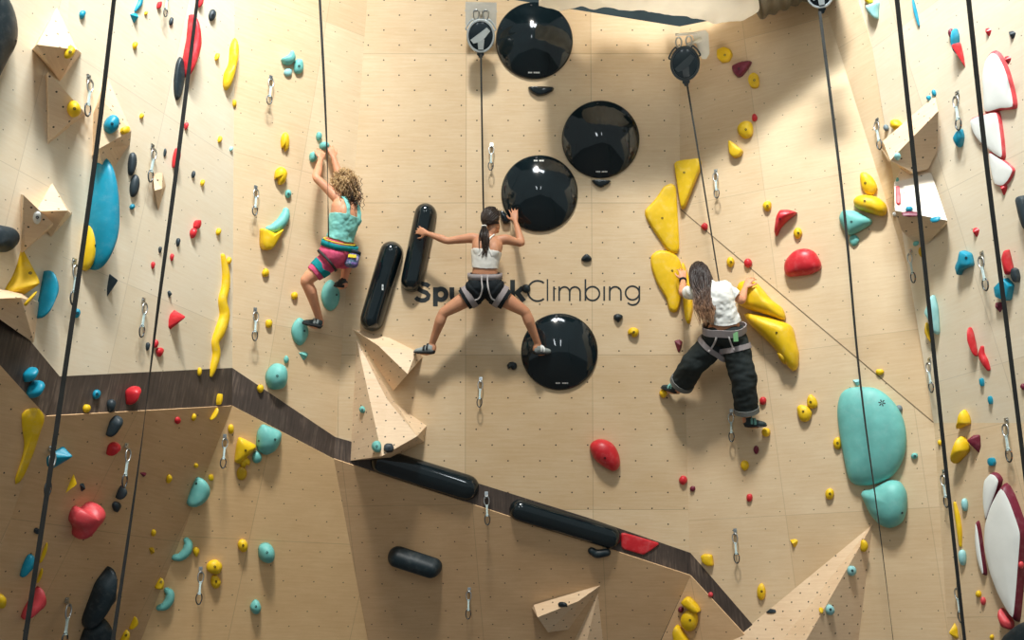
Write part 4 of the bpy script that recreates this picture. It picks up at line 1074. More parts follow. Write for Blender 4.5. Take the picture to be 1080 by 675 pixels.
QD = [  # x, top y, bottom y, label
    (93, 79, 128, 'quickdraw left of the leftmost webbing line, beside the light brown triangle'),
    (160.5, 152, 197, 'quickdraw above the small narrow plywood wedge'),
    (78, 273, 325, 'quickdraw behind the left webbing line, left of the tall blue macro foot'),
    (151, 314, 358, 'quickdraw on the left wall below the two dark leaf holds'),
    (285.5, 79, 115, 'quickdraw below the turquoise cluster of three near the top left'),
    (269.5, 195, 230, 'quickdraw left of the slanted yellow hold and the turquoise banana'),
    (269, 324, 361, 'quickdraw left of a yellow knob, above the turquoise egg'),
    (53, 470, 525, 'quickdraw hanging over the blue wedge behind the left webbing'),
    (133, 467, 515, 'quickdraw just above the two dark holds on the lower left panel'),
    (237, 457, 494, 'quickdraw left of the yellow kite shaped macro'),
    (211.5, 597, 636, 'quickdraw left of the two yellow pocket holds'),
    (70, 630, 682, 'quickdraw at the bottom edge left of the black horn macros'),
    (175, -12, 22, 'quickdraw cut off by the top edge between a red and a dark hold'),
    (518.5, 150, 183, 'quickdraw left of the disc under the climber hand'),
    (507, 397, 430, 'quickdraw on the back wall right of the plywood fan'),
    (513, 518, 553, 'quickdraw between the two strip pills'),
    (495, 618, 651, 'quickdraw on the lower middle panel left of the sunlit wedge'),
    (755, 178, 212, 'quickdraw right of the third climber webbing'),
    (771.5, 431, 466, 'quickdraw beside the third climber trouser cuff'),
    (775.5, 557, 593, 'quickdraw on the right wall above the strip end'),
    (925.5, 124, 162, 'quickdraw left of the boxy volume'),
    (1010, 96, 142, 'quickdraw above a blue hold on the outer right wall'),
    (961, 262, 301, 'quickdraw under the white faced volume'),
    (1036, 265, 310, 'quickdraw left of the blue pentagon'),
    (980.5, 377, 415, 'quickdraw at the right corner above the diagonal seam end'),
    (1062, 441, 488, 'quickdraw on the outer right wall above the largest petal'),
    (996, 495, 535, 'quickdraw behind the webbing beside the pale turquoise hold at right'),
    (1011, 614, 655, 'quickdraw behind the webbing near the bottom right'),
]
def copy_tree(o, parent=None):
    c = o.copy(); COL.objects.link(c)
    if parent is not None: c.parent = parent
    for ch in o.children: copy_tree(ch, c)
    return c
proto = make_quickdraw(QD[0][3])
for i, (x, ya, yb, lab) in enumerate(QD):
    q = proto if i == 0 else copy_tree(proto)
    q['label'] = lab
    h = CAST.hit(x, ya + 4)
    if h is None: h = CAST.hit(x, 6)
    p0, pl = h
    p = pl.at(x, ya + 3, .002)
    n = pl.n
    if n.z > 0: Rm = pl.rot()
    else:
        u = pl.u; z = u.cross(ZUP).normalized(); Rm = Matrix((u, ZUP, z)).transposed()
    dist = (p - CAM).dot(FWD)
    s = (yb - ya) * dist / F / .335
    q.matrix_world = Matrix.Translation(p) @ Rm.to_4x4() @ Matrix.Rotation(random.Random(i).uniform(-.05, .05), 4, 'Z') @ Matrix.Diagonal((s, s, s, 1))
bpy.context.view_layer.update()

# ------------------------------------------------------------------ belay webbing
def webbing(label, pts3, width=.024, twist=0.0, mat='web', name='belay_webbing', group='belay webbing lines', t0=0.0):
    P = spline(pts3, max(24, 10 * len(pts3)))
    bm = bmesh.new(); rings = []
    N = len(P)
    for i, p in enumerate(P):
        t = (P[min(N - 1, i + 1)] - P[max(0, i - 1)]).normalized()
        a = t0 + twist * i / (N - 1)
        w = Vector((math.cos(a), math.sin(a), 0)); w = (w - t * w.dot(t)).normalized(); b = t.cross(w)
        rings.append([bm.verts.new(p + w * (sx * width / 2) + b * (sz * .0016)) for sx, sz in ((-1, -1), (1, -1), (1, 1), (-1, 1))])
    for A, C in zip(rings, rings[1:]):
        for k in range(4): bm.faces.new((A[k], A[(k + 1) % 4], C[(k + 1) % 4], C[k]))
    bm.faces.new(rings[0][::-1]); bm.faces.new(rings[-1])
    o = mesh_obj(name, bm, M[mat], smooth=False); centre_origin(o)
    tag(o, label, 'webbing', group)
    return o
webbing('leftmost belay webbing line, dark, crossing the yellow and blue macros', [W(122, -15, 5.6), W(99, 178, 5.55), W(57, 470, 5.48), W(24, 690, 5.44)], .026, .9, t0=-.3)
webbing('second belay webbing line from the left, twisting past the tall red macro', [W(210, -15, 6.6), W(187, 172, 6.5), W(166, 330, 6.4), W(146, 492, 6.3), W(117, 690, 6.2)], .026, 3.6, t0=-.5)
webbing('thin dark webbing line in front of the big turquoise macro', [W(864.5, 12, 8.4), W(889, 210, 8.35), W(907, 400, 8.3), W(928, 560, 8.25), W(945, 700, 8.2)], .026, 1.35, t0=0)
webbing('dark webbing line in front of the boxy plywood volume', [W(944.5, -15, 6.1), W(966, 190, 6.06), W(993, 450, 6.02), W(1019, 690, 6.0)], .030, .5, t0=.1)
webbing('rightmost dark webbing line, in front of the white macros', [W(1020, -15, 5.7), W(1039, 160, 5.67), W(1062, 345, 5.64), W(1086, 540, 5.6), W(1104, 690, 5.58)], .030, .4, t0=.1)
# ------------------------------------------------------------------ lettering painted on the back wall
def arc(cx, cy, rx, ry, a0, a1, n=14):
    return [(cx + rx * math.cos(math.radians(a0 + (a1 - a0) * i / (n - 1))), cy - ry * math.sin(math.radians(a0 + (a1 - a0) * i / (n - 1)))) for i in range(n)]
LET = []
bw, lw = 5.0, 1.55
def S(*strokes, w): LET.append((w, strokes))
S([(452.6, 302.2), (450.2, 300.2), (446.3, 299.4), (442.3, 300.2), (440.6, 302.6), (441.6, 305.2), (445.6, 307.2), (449.8, 308.8), (452, 311.4), (451.2, 314.6), (448, 316.6), (444, 316.8), (440.4, 315.6), (438.4, 313.6)], w=4.7)
S([(459.2, 303), (459.2, 323)], arc(465, 310.4, 5.6, 5.6, 0, 360, 26), w=bw)
S([(476.6, 303), (476.6, 311.6)] + arc(481.6, 311.6, 5, 5, 180, 300, 9), [(487.2, 303), (487.2, 318)], w=bw)
S([(495, 298.5), (495, 312)] + arc(498.4, 312, 3.4, 3.6, 180, 280, 7), [(491.4, 304.6), (500, 304.6)], w=4.6)
S([(506.5, 303), (506.5, 318)], arc(512, 309.6, 5.2, 5.0, 160, 20, 9) + [(517.3, 311), (517.3, 318)], w=bw)
S([(531.2, 303), (531.2, 318)], [(531.2, 297.6), (531.2, 298.1)], w=5.4)
S([(540.6, 295.2), (540.6, 318)], [(551.6, 303.2), (543.6, 310.4)], [(545.6, 308.6), (552.6, 317.6)], w=bw)
S(arc(567, 306.8, 10.4, 10.7, 50, 310, 26), w=1.9)
S([(577.4, 294.4), (577.4, 317.4)], w=lw)
S([(584.2, 302.2), (584.2, 317.4)], [(584.2, 296.4), (584.2, 296.9)], w=1.8)
S([(589.8, 302.2), (589.8, 317.4)], arc(595.4, 308, 5.4, 5.4, 170, 0, 12) + [(600.8, 317.4)], arc(606.4, 308, 5.5, 5.4, 180, 0, 12) + [(611.9, 317.4)], w=1.75)
S([(617.4, 294.4), (617.4, 317.2)], arc(624.9, 309.6, 7.4, 7.3, 0, 360, 30), w=1.75)
S([(637.2, 302), (637.2, 317.2)], [(637.2, 296.2), (637.2, 296.7)], w=1.8)
S([(643, 302), (643, 317)], arc(649, 308.2, 5.9, 5.8, 170, 0, 12) + [(654.9, 317)], w=1.75)
S(arc(667, 309, 7.3, 7.2, 0, 360, 30), [(674.3, 301.6), (674.3, 315)] + arc(667.4, 315, 6.9, 6.6, 0, -140, 14), w=1.75)
def ribbon(bm, pts, w, pl, h=.0025):
    P3 = [pl.at(x, y) for x, y in pts]
    mpp = (P3[0] - CAM).dot(FWD) / F
    hw = w * mpp / 2
    L = [((p - pl.o).dot(pl.u), (p - pl.o).dot(pl.v)) for p in P3]
    closed = (Vector(L[0]) - Vector(L[-1])).length < 1e-6
    if closed: L = L[:-1]
    n = len(L); q = []
    for i in range(n):
        a = Vector(L[(i - 1) % n] if closed or i > 0 else L[i]); b = Vector(L[(i + 1) % n] if closed or i < n - 1 else L[i])
        t = (b - a).normalized(); nn = Vector((-t.y, t.x))
        q.append((Vector(L[i]) + nn * hw, Vector(L[i]) - nn * hw))
    P = lambda v, z: pl.o + pl.u * v.x + pl.v * v.y + pl.n * z
    A = [[bm.verts.new(P(a, .0002)), bm.verts.new(P(b, .0002)), bm.verts.new(P(b, h)), bm.verts.new(P(a, h))] for a, b in q]
    for i in range(n if closed else n - 1):
        a, c = A[i], A[(i + 1) % n]
        for k in range(4): bm.faces.new((a[k], a[(k + 1) % 4], c[(k + 1) % 4], c[k]))
    if not closed: bm.faces.new(A[0][::-1]); bm.faces.new(A[-1])
bm = bmesh.new(); ribbon(bm, [(717.5, 220.5), (984.5, 445.5)], .9, PR1, .002)
M['groove'] = plastic('dark_joint_line', (128, 108, 84), .7, bump=0)
tag(mesh_obj('trim_6', bm, M['groove'], smooth=False), kind='structure')
root = empty('wall_lettering', PB.at(556, 308), 'dark painted gym name running across the back wall behind the middle climber', 'lettering')
for w, strokes in LET:
    bm = bmesh.new()
    for k, st in enumerate(strokes): ribbon(bm, st, w, PB, .0025 + .0003 * k)
    o = mesh_obj('letter', bm, M['ink'], root, smooth=False, world=True)
# ------------------------------------------------------------------ belay devices
M['case'] = plastic('pale_grey_case', (172, 180, 182), .3, bump=0, spec=.6)
M['case_dk'] = plastic('dark_belay_case', (44, 54, 60), .35, bump=0)
M['lens'] = plastic('dark_glossy_cover', (34, 44, 50), .15, bump=0)
M['stripe'] = plastic('pale_grey_stripe', (176, 184, 184), .4, bump=0)
M['bracket'] = plastic('pale_metal_bracket', (206, 202, 190), .35, bump=0, spec=.6)
def belay(cx, cy, Z, d, label, case, flat, yaw=0.0, side=0):
    """round auto belay: drum case with a rim, dark cover with a pale slanted stripe, rope nozzle, hanging bracket"""
    c = W(cx, cy, Z); s = d / 30 * Z / F * 30
    z = (CAM - c).normalized(); z = (Matrix.Rotation(yaw, 3, 'Z') @ z)
    x = ZUP.cross(z).normalized(); y = z.cross(x)
    R = Matrix((x, y, z)).transposed()
    root = empty('belay_device', c, label, 'belay device', 'auto belay devices', rot=R)
    r = s / 2
    def lathe(name, prof, mat, n=40, sy=1.16):
        bm = bmesh.new(); rings = [[bm.verts.new(Vector((a * r * math.cos(2 * math.pi * k / n), a * r * sy * math.sin(2 * math.pi * k / n), b * r))) for k in range(n)] for a, b in prof]
        for A, C in zip(rings, rings[1:]):
            for k in range(n): bm.faces.new((A[k], A[(k + 1) % n], C[(k + 1) % n], C[k]))
        bm.faces.new(rings[0][::-1]); bm.faces.new(rings[-1])
        o = mesh_obj(name, bm, mat, root); smooth_by_angle(o, 40); return o
    lathe('drum_case', [(.75, -.75), (.92, -.6), (.98, -.2), (1, 0), (1, .28), (.95, .36), (.86, .36), (.84, .26)], case)
    lathe('cover', [(.85, .22), (.84, .30), (.70, .36), (.3, .40), (.02, .41)], M['lens'])
    X, Y, Zv = Vector((1, 0, 0)), Vector((0, 1, 0)), Vector((0, 0, 1))
    bm = bmesh.new()   # slanted stripe with a foot, following the cover's shallow dome
    for poly in ([(-.72, -.28), (.42, .58), (.66, .34), (.30, -.12), (-.05, -.40), (-.50, -.52)], [(-.22, -.36), (.26, -.20), (.20, -.92), (-.16, -.92)]):
        top = [bm.verts.new(Vector((a * r, b * r, (.415 - .06 * (a * a + b * b)) * r + .004))) for a, b in poly]
        bot = [bm.verts.new(v.co - Zv * .02) for v in top]
        bm.faces.new(top); bm.faces.new(bot[::-1])
        for k in range(len(top)): bm.faces.new((top[k], bot[k], bot[(k + 1) % len(top)], top[(k + 1) % len(top)]))
    mesh_obj('stripe', bm, flat, root, smooth=False)
    bm = bmesh.new()
    add_box(bm, Vector((0, -1.18 * r, .05 * r)), X, Y, Zv, .5 * r, .34 * r, .5 * r)
    add_box(bm, Vector((0, -1.40 * r, .05 * r)), X, Y, Zv, .30 * r, .22 * r, .36 * r)
    bmesh.ops.bevel(bm, geom=bm.edges[:], offset=.05 * r, segments=2, affect='EDGES')
    mesh_obj('nozzle', bm, M['case_dk'], root, smooth=False)
    for sg in (-1, 1):   # carrying handles round the rim
        bm = bmesh.new()
        pts = [Vector((sg * r * 1.02 * math.cos(a), r * 1.18 * math.sin(a), .1 * r)) for a in [math.radians(20 + 8 * i) for i in range(6)]]
        pts = [pts[0] * .93] + [p * 1.10 for p in pts] + [pts[-1] * .93]
        add_tube(bm, spline(pts, 16), .06 * r, 7)
        mesh_obj('handle', bm, case, root)
    for dx in (-.34, .34):
        bm = bmesh.new(); add_ring(bm, [p * (.9 * r / .1) * .62 + Vector((dx * r, 1.42 * r, -.05 * r)) for p in oval(.07, .12, .005)], .05 * r, 6)
        mesh_obj('carabiner', bm, M['steel'], root)
    bm = bmesh.new()
    if side == 0:      # rounded hood flange above
        n = 14; top = [(math.cos(math.pi * k / n) * 1.15 * r, 1.62 * r + math.sin(math.pi * k / n) * .55 * r) for k in range(n + 1)]
        for zz in (-.55, -.50):
            pass
        A = [bm.verts.new(Vector((a, b, -.1 * r))) for a, b in top]; C = [bm.verts.new(Vector((a, b, -.16 * r))) for a, b in top]
        bm.faces.new(A); bm.faces.new(C[::-1])
        for k in range(n + 1): bm.faces.new((A[k], C[k], C[(k + 1) % (n + 1)], A[(k + 1) % (n + 1)]))
        add_box(bm, Vector((0, 1.95 * r, -.5 * r)), X, Y, Zv, .20 * r, .5 * r, .9 * r)
        add_box(bm, Vector((0, 1.5 * r, -1.0 * r)), X, Y, Zv, 2.2 * r, 1.6 * r, .08 * r)
        add_box(bm, Vector((0, 1.75 * r, -.06 * r)), X, Y, Zv, .10 * r, .6 * r, .10 * r)
    else:              # side plate screwed to the right hand wall with an arm reaching out
        pts = [(.55, 2.0), (1.5, 2.05), (1.68, 1.8), (1.68, .5), (1.45, .15), (1.15, .2)]
        A = [bm.verts.new(Vector((a * r, b * r, -.5 * r))) for a, b in pts]; C = [bm.verts.new(Vector((a * r, b * r, -.62 * r))) for a, b in pts]
        bm.faces.new(A); bm.faces.new(C[::-1])
        for k in range(len(pts)): bm.faces.new((A[k], C[k], C[(k + 1) % len(pts)], A[(k + 1) % len(pts)]))
        add_tube(bm, [Vector((-.5 * r, 1.95 * r, .1 * r)), Vector((1.0 * r, 1.9 * r, -.5 * r))], .09 * r, 8)
        add_tube(bm, [Vector((.2 * r, 1.2 * r, -.1 * r)), Vector((1.2 * r, 1.5 * r, -.5 * r))], .12 * r, 8)
        for a, b in ((1.3, 1.6), (1.45, .8), (1.2, 1.0)): add_tube(bm, [Vector((a * r, b * r, -.52 * r)), Vector((a * r, b * r, -.4 * r))], .09 * r, 6)
    mesh_obj('bracket', bm, M['bracket'], root, smooth=False)
    return root
belay(507, 38, 9.5, 30, 'silver round belay device left of the topmost black disc', M['case'], M['stripe'])
belay(722.5, 67, 9.45, 31, 'dark round belay device with side bracket, hanging above the third climber', M['case_dk'], M['case_dk'], side=1)
belay(865, -9, 8.45, 30, 'belay device cut off by the top edge, above the thin right webbing line', M['case'], M['stripe'])
# ------------------------------------------------------------------ duct
M['duct'] = fabric('cream_duct_fabric', (250, 242, 226), .7, 60, .03)
_k = M['duct'].node_tree; _tr = _k.nodes.new('ShaderNodeBsdfTranslucent'); _tr.inputs[0].default_value = (.95, .88, .76, 1)
_mx = _k.nodes.new('ShaderNodeMixShader'); _mx.inputs[0].default_value = .72   # thin cloth lets light through
_k.links.new(_k.nodes['Principled BSDF'].outputs[0], _mx.inputs[1]); _k.links.new(_tr.outputs[0], _mx.inputs[2])
_k.links.new(_mx.outputs[0], _k.nodes['Material Output'].inputs[0])
M['collar'] = metal('ribbed_grey_collar', (120, 116, 106), .5)
root = empty('ventilation_duct', W(690, -30, 8.35), 'cream fabric ventilation duct with a grey ribbed collar at the top edge', 'duct')
ax0, ax1 = W(572, -40, 8.95), W(803, -21, 9.0)
r0 = .36
bm = bmesh.new(); n, m = 72, 90; rings = []
d = (ax1 - ax0).normalized(); e1 = (-FWD - d * (-FWD).dot(d)).normalized(); e2 = d.cross(e1)
for i in range(m + 1):
    t = i / m; c = ax0.lerp(ax1, t); row = []
    sag = .018 * math.sin(t * 9.0 + .6) + .012 * math.sin(t * 17)
    rr = r0 * (1 - .16 * max(0, (t - .90) / .10) ** 1.5)
    for k in range(n):
        a = 2 * math.pi * k / n
        w = noise.noise(Vector((t * 9, math.cos(a) * 1.4, math.sin(a) * 1.4))) * .05 + noise.noise(Vector((t * 22 + 3 * math.sin(a), math.cos(a) * 3, math.sin(a) * 3))) * .018
        fold = .012 * math.sin(t * 38 + 2.4 * math.cos(a)) * (.5 + .5 * math.sin(t * 5))
        row.append(bm.verts.new(c + (e1 * math.cos(a) + e2 * math.sin(a)) * (rr + w + fold) - ZUP * sag))
    rings.append(row)
for A, C in zip(rings, rings[1:]):
    for k in range(n): bm.faces.new((A[k], A[(k + 1) % n], C[(k + 1) % n], C[k]))
bm.faces.new(rings[0][::-1]); bm.faces.new(rings[-1])
mesh_obj('fabric_sleeve', bm, M['duct'], root, world=True)
bm = bmesh.new(); rings = []
b0, b1 = W(790, -19, 9.0), W(872, -52, 8.85); d = (b1 - b0).normalized(); e1 = (-FWD - d * (-FWD).dot(d)).normalized(); e2 = d.cross(e1)
for i in range(41):
    t = i / 40; rr = .345 + .012 * math.sin(t * 2 * math.pi * 7)
    rings.append([bm.verts.new(b0.lerp(b1, t) + (e1 * math.cos(2 * math.pi * k / 56) + e2 * math.sin(2 * math.pi * k / 56)) * rr) for k in range(56)])
for A, C in zip(rings, rings[1:]):
    for k in range(56): bm.faces.new((A[k], A[(k + 1) % 56], C[(k + 1) % 56], C[k]))
bm.faces.new(rings[0][::-1]); bm.faces.new(rings[-1])
mesh_obj('ribbed_collar', bm, M['collar'], root, world=True)
# ------------------------------------------------------------------ people
M['skin'] = None
def skin(name, rgb):
    k = NT(name); co = k.new('ShaderNodeTexCoord').outputs['Object']; c = s2l(rgb)
    k.base(k.ramp(k.noise(co, 7, 4), [(.3, (c[0] * .86, c[1] * .80, c[2] * .78)), (.7, c)])); k.rough(.5)
    k.b.inputs['Subsurface Weight'].default_value = .08; k.b.inputs['Subsurface Radius'].default_value = (.012, .004, .002)
    k.b.inputs['Specular IOR Level'].default_value = .35
    return k.m
def hairmat(name, stops, scale=60):
    """strand colour runs root to tip along the UV v axis"""
    k = NT(name); uv = k.new('ShaderNodeUVMap').outputs[0]
    sep = k.new('ShaderNodeSeparateXYZ'); k.l.new(uv, sep.inputs[0])
    co = k.new('ShaderNodeTexCoord').outputs['Object']
    v = k.math('ADD', sep.outputs[1], k.math('MULTIPLY', k.math('SUBTRACT', k.noise(co, scale, 2), .5), .5))
    k.base(k.ramp(v, stops)); k.rough(.42); k.b.inputs['Specular IOR Level'].default_value = .4
    return k.m

def lerp(a, b, t): return a + (b - a) * t

def ring_loft(bm, rings, cap=True):
    R = [[bm.verts.new(p) for p in r] for r in rings]; n = len(R[0])
    for A, C in zip(R, R[1:]):
        for k in range(n): bm.faces.new((A[k], A[(k + 1) % n], C[(k + 1) % n], C[k]))
    if cap: bm.faces.new(R[0][::-1]); bm.faces.new(R[-1])
    return R

def ell(c, x, y, a, b, n=24, p=2.0):
    out = []
    for k in range(n):
        t = 2 * math.pi * k / n; ct, st = math.cos(t), math.sin(t)
        out.append(c + x * (a * math.copysign(abs(ct) ** (2 / p), ct)) + y * (b * math.copysign(abs(st) ** (2 / p), st)))
    return out

def add_ellipsoid(bm, c, ax, r, n=20, m=12):
    rings = []
    for i in range(m + 1):
        t = math.pi * (i + .02) / (m + .04)
        rings.append([c + ax[0] * (r[0] * math.sin(t) * math.cos(2 * math.pi * k / n)) + ax[1] * (r[1] * math.sin(t) * math.sin(2 * math.pi * k / n)) + ax[2] * (r[2] * math.cos(t)) for k in range(n)])
    ring_loft(bm, rings)

def remesh(bm, voxel, smooth_it=4, fac=.5):
    me = bpy.data.meshes.new('tmp'); bm.to_mesh(me); bm.free()
    o = bpy.data.objects.new('tmp', me); link(o)
    md = o.modifiers.new('r', 'REMESH'); md.mode = 'VOXEL'; md.voxel_size = voxel; md.adaptivity = 0
    dg = bpy.context.evaluated_depsgraph_get()
    ev = o.evaluated_get(dg); m2 = bpy.data.meshes.new_from_object(ev)
    bpy.data.objects.remove(o); bpy.data.meshes.remove(me)
    b = bmesh.new(); b.from_mesh(m2); bpy.data.meshes.remove(m2)
    for _ in range(smooth_it): bmesh.ops.smooth_vert(b, verts=b.verts[:], factor=fac, use_axis_x=True, use_axis_y=True, use_axis_z=True)
    return b

def add_hand(bm, wrist, fdir, palm, side, size=.175, curl=.6, spread=.16, thumb_out=.9, knuck=None):
    """palm and five fingers; fdir points to the fingers, palm = way the palm faces, side=+1 thumb along fdir x palm"""
    f = fdir.normalized(); p = (palm - f * palm.dot(f)).normalized(); s = f.cross(p) * side    # s: towards the thumb side
    L = size; pl = L * .48; w = L * .22
    # palm: three lofted sections
    ring_loft(bm, [ell(wrist - f * .012, s, p, .025, .018, 14), ell(wrist + f * pl * .35, s, p, w * .92, .017, 14, 2.4), ell(wrist + f * pl * .8, s, p, w * 1.05, .014, 14, 2.6), ell(wrist + f * pl, s, p, w * .98, .010, 14, 2.6)])
    lens = [.40, .46, .43, .34]
    for i, ln in enumerate(lens):
        off = (1.5 - i) * .52 * w
        base = wrist + f * (pl * (.97 - .03 * abs(i - 1))) + s * off
        d = (f + s * ((1.5 - i) * spread)).normalized()
        seg = L * ln; pts = [base - d * .012, base]; cur = base; ang = 0
        for j, (fr, cu) in enumerate(((.45, .35), (.31, .75), (.24, .6))):
            ang += cu * curl
            dd = (d * math.cos(ang) + p * math.sin(ang)).normalized()
            cur = cur + dd * seg * fr; pts.append(cur)
        add_tube(bm, spline(pts, 9), [.0088, .0088, .0086, .0084, .0082, .0078, .0075, .0070, .0062], 8, ref=p, round_cap=True)
    b = wrist + f * pl * .22 + s * w * .75
    d = (f * .62 + s * thumb_out + p * .25).normalized(); d2 = (f * .95 + s * .35 + p * .35).normalized()
    add_tube(bm, spline([b - d * .02, b, b + d * L * .20, b + d * L * .20 + d2 * L * .16, b + d * L * .20 + d2 * L * .27], 9), [.012, .012, .0115, .011, .0105, .010, .0095, .009, .0078], 8, round_cap=True)

class Person:
    """one continuous body from joints; every joint is a world-space point"""
    def __init__(s, J, face, hd, scale=1.0):
        s.J = J; s.k = scale; s.face = face; s.hd = hd
        hip = (J['hipL'] + J['hipR']) / 2; sh = (J['shL'] + J['shR']) / 2
        s.spine = spline([J['pelvis'], J['waist'], J['chest'], J['neck']], 33)
        s.rp = (J['hipR'] - J['hipL']).normalized(); s.rc = (J['shR'] - J['shL']).normalized()
        # torso stations: (t along the spine, half width, half depth)
        s.st = [(-.16, .085, .075), (-.10, .150, .105), (0, .172, .118), (.10, .160, .112), (.24, .132, .096), (.38, .122, .090), (.54, .134, .098), (.70, .150, .104), (.82, .156, .096), (.91, .138, .080), (.97, .085, .062), (1.0, .056, .056)]
    def at(s, t):
        P = s.spine
        if t <= 0: return P[0] + (P[1] - P[0]) * (t * 32)
        x = min(t, 1) * 32; i = min(31, int(x)); return P[i].lerp(P[i + 1], x - i)
    def frame(s, t):
        tan = (s.at(min(1, t + .06)) - s.at(t - .06)).normalized()
        r = s.rp.lerp(s.rc, max(0, min(1, t))); r = (r - tan * r.dot(tan)).normalized()
        return r, tan.cross(r).normalized() * 1.0, tan     # right, forward?, up
    def wd(s, t):
        T = [a[0] for a in s.st]; return float(np.interp(t, T, [a[1] for a in s.st])) * s.k, float(np.interp(t, T, [a[2] for a in s.st])) * s.k
    def limb_defs(s):
        J, k = s.J, s.k
        D = {}
        for q in 'LR':
            sh, el, wr = J['sh' + q], J['el' + q], J['wr' + q]
            inn = s.at(.88).lerp(sh, .55)
            D['arm' + q] = ([inn, sh, sh.lerp(el, .35), sh.lerp(el, .75), el, el.lerp(wr, .25), el.lerp(wr, .65), wr], [.050, .053, .046, .039, .036, .040, .032, .0235])
            hp, kn, an = J['hip' + q], J['kn' + q], J['an' + q]
            bk = -s.fwd * .016
            D['leg' + q] = ([hp, hp.lerp(kn, .25), hp.lerp(kn, .6), kn - (kn - hp) * .06, kn.lerp(an, .06), kn.lerp(an, .28) + bk, kn.lerp(an, .62) + bk * .5, an], [.092, .088, .074, .056, .053, .056, .043, .033])
        return D
    def build(s, mat, label, hands, voxel=.0062):
        J, k = s.J, s.k
        r, f, u = s.frame(.5)
        s.fwd = f if f.dot(s.face) > 0 else -f
        bm = bmesh.new()
        rings = []
        for t in [x * .04 - .16 for x in range(30)]:
            t = min(t, 1.0)
            r, f, u = s.frame(t); a, b = s.wd(t)
            rings.append(ell(s.at(t), r, f, a, b, 28, 2.25))
        ring_loft(bm, rings)
        # shoulder blades, seat
        r, f, u = s.frame(.74)
        for q in (-1, 1): add_ellipsoid(bm, s.at(.74) + r * (q * .075 * k) - s.fwd * .062 * k, (r, s.fwd, u), (.055 * k, .045 * k, .085 * k))
        r, f, u = s.frame(-.02)
        for q in (-1, 1): add_ellipsoid(bm, s.at(-.03) + r * (q * .080 * k) - s.fwd * .055 * k, (r, s.fwd, u), (.088 * k, .085 * k, .098 * k))
        s.D = s.limb_defs()
        for nm, (pts, rad) in s.D.items():
            n = 22; P = spline(pts, n)
            R = list(np.interp(np.linspace(0, len(rad) - 1, n), range(len(rad)), rad) * k)
            add_tube(bm, P, R, 16, round_cap=True)
        for q in 'LR':   # feet inside the shoes
            an, toe, heel = J['an' + q], J['toe' + q], J['heel' + q]
            add_tube(bm, spline([an, an.lerp(heel, .55), heel.lerp(toe, .35), heel.lerp(toe, .7)], 10), [.033, .034, .034, .034, .033, .032, .030, .028, .026, .022], 12, round_cap=True)
            for kw in [hands[q]]:
                add_hand(bm, J['wr' + q] + (J['wr' + q] - J['el' + q]).normalized() * .005, kw['f'], kw['p'], kw.get('side', 1), kw.get('size', .172), kw.get('curl', .6), kw.get('spread', .16), kw.get('thumb', .9))
        # neck and head
        H, hf, hu = J['head'], s.hd[0].normalized(), s.hd[1]
        hu = (hu - hf * hu.dot(hf)).normalized(); hr = hf.cross(hu)
        s.H, s.hf, s.hu, s.hr = H, hf, hu, hr
        add_tube(bm, spline([s.at(.93), s.at(1.0), H - hu * .07 - hf * .015, H - hu * .02], 8), [.060, .055, .050, .048, .047, .047, .046, .045], 16)
        ax = (hr, hf, hu)
        add_ellipsoid(bm, H + hu * .022, ax, (.074, .093, .092))
        add_ellipsoid(bm, H + hf * .030 - hu * .050, ax, (.055, .058, .062))
        add_ellipsoid(bm, H + hf * .066 - hu * .098, ax, (.024, .022, .018))               # chin
        add_tube(bm, [H + hf * .082 + hu * .012, H + hf * .100 - hu * .022, H + hf * .094 - hu * .038], [.008, .012, .012], 10, round_cap=True)   # nose
        for q in (-1, 1):
            add_ellipsoid(bm, H + hr * (q * .0755) - hu * .012 - hf * .006, (hf, hu, hr), (.017, .030, .008))   # ears
            add_tube(bm, [H + hf * .086 + hr * (q * .012) + hu * .026, H + hf * .074 + hr * (q * .052) + hu * .026], .007, 8, round_cap=True)   # brow
        add_tube(bm, [H + hf * .086 - hu * .064 - hr * .02, H + hf * .092 - hu * .062, H + hf * .086 - hu * .064 + hr * .02], [.005, .008, .005], 8, round_cap=True)
        b = remesh(bm, voxel, 3)
        s.root = empty('person', J['pelvis'], label, 'person')
        o = mesh_obj('body', b, mat, s.root, world=True)
        s.body = o
        n = len(o.data.vertices); co = np.empty(n * 3); o.data.vertices.foreach_get('co', co); s.co = co.reshape(-1, 3)
        no = np.empty(n * 3); o.data.vertices.foreach_get('normal', no); s.no = no.reshape(-1, 3)
        s.bvh = BVHTree.FromPolygons([Vector(v) for v in s.co], [tuple(p.vertices) for p in o.data.polygons])
        s.classify()
        e = bmesh.new()
        for q in (-1, 1): add_ellipsoid(e, H + hf * .074 + hr * (q * .030) + hu * .008, ax, (.012, .012, .010), 10, 8)
        mesh_obj('eyes', e, M['eye'], s.root, world=True)
        return s
    def seg_t(s, pts, rad):
        """nearest param (0..1 by arc) and signed distance to a chain"""
        P = [np.array(p) for p in pts]; L = [np.linalg.norm(b - a) for a, b in zip(P, P[1:])]; tot = sum(L); acc = 0
        best = np.full(len(s.co), 9.0); bt = np.zeros(len(s.co))
        for i, (a, b) in enumerate(zip(P, P[1:])):
            d = b - a; t = np.clip(((s.co - a) @ d) / (d @ d), 0, 1)
            q = a + t[:, None] * d; r = rad[i] + (rad[i + 1] - rad[i]) * t
            ds = np.linalg.norm(s.co - q, axis=1) - r
            m = ds < best; best[m] = ds[m]; bt[m] = ((acc + t * L[i]) / tot)[m]; acc += L[i]
        return bt, best
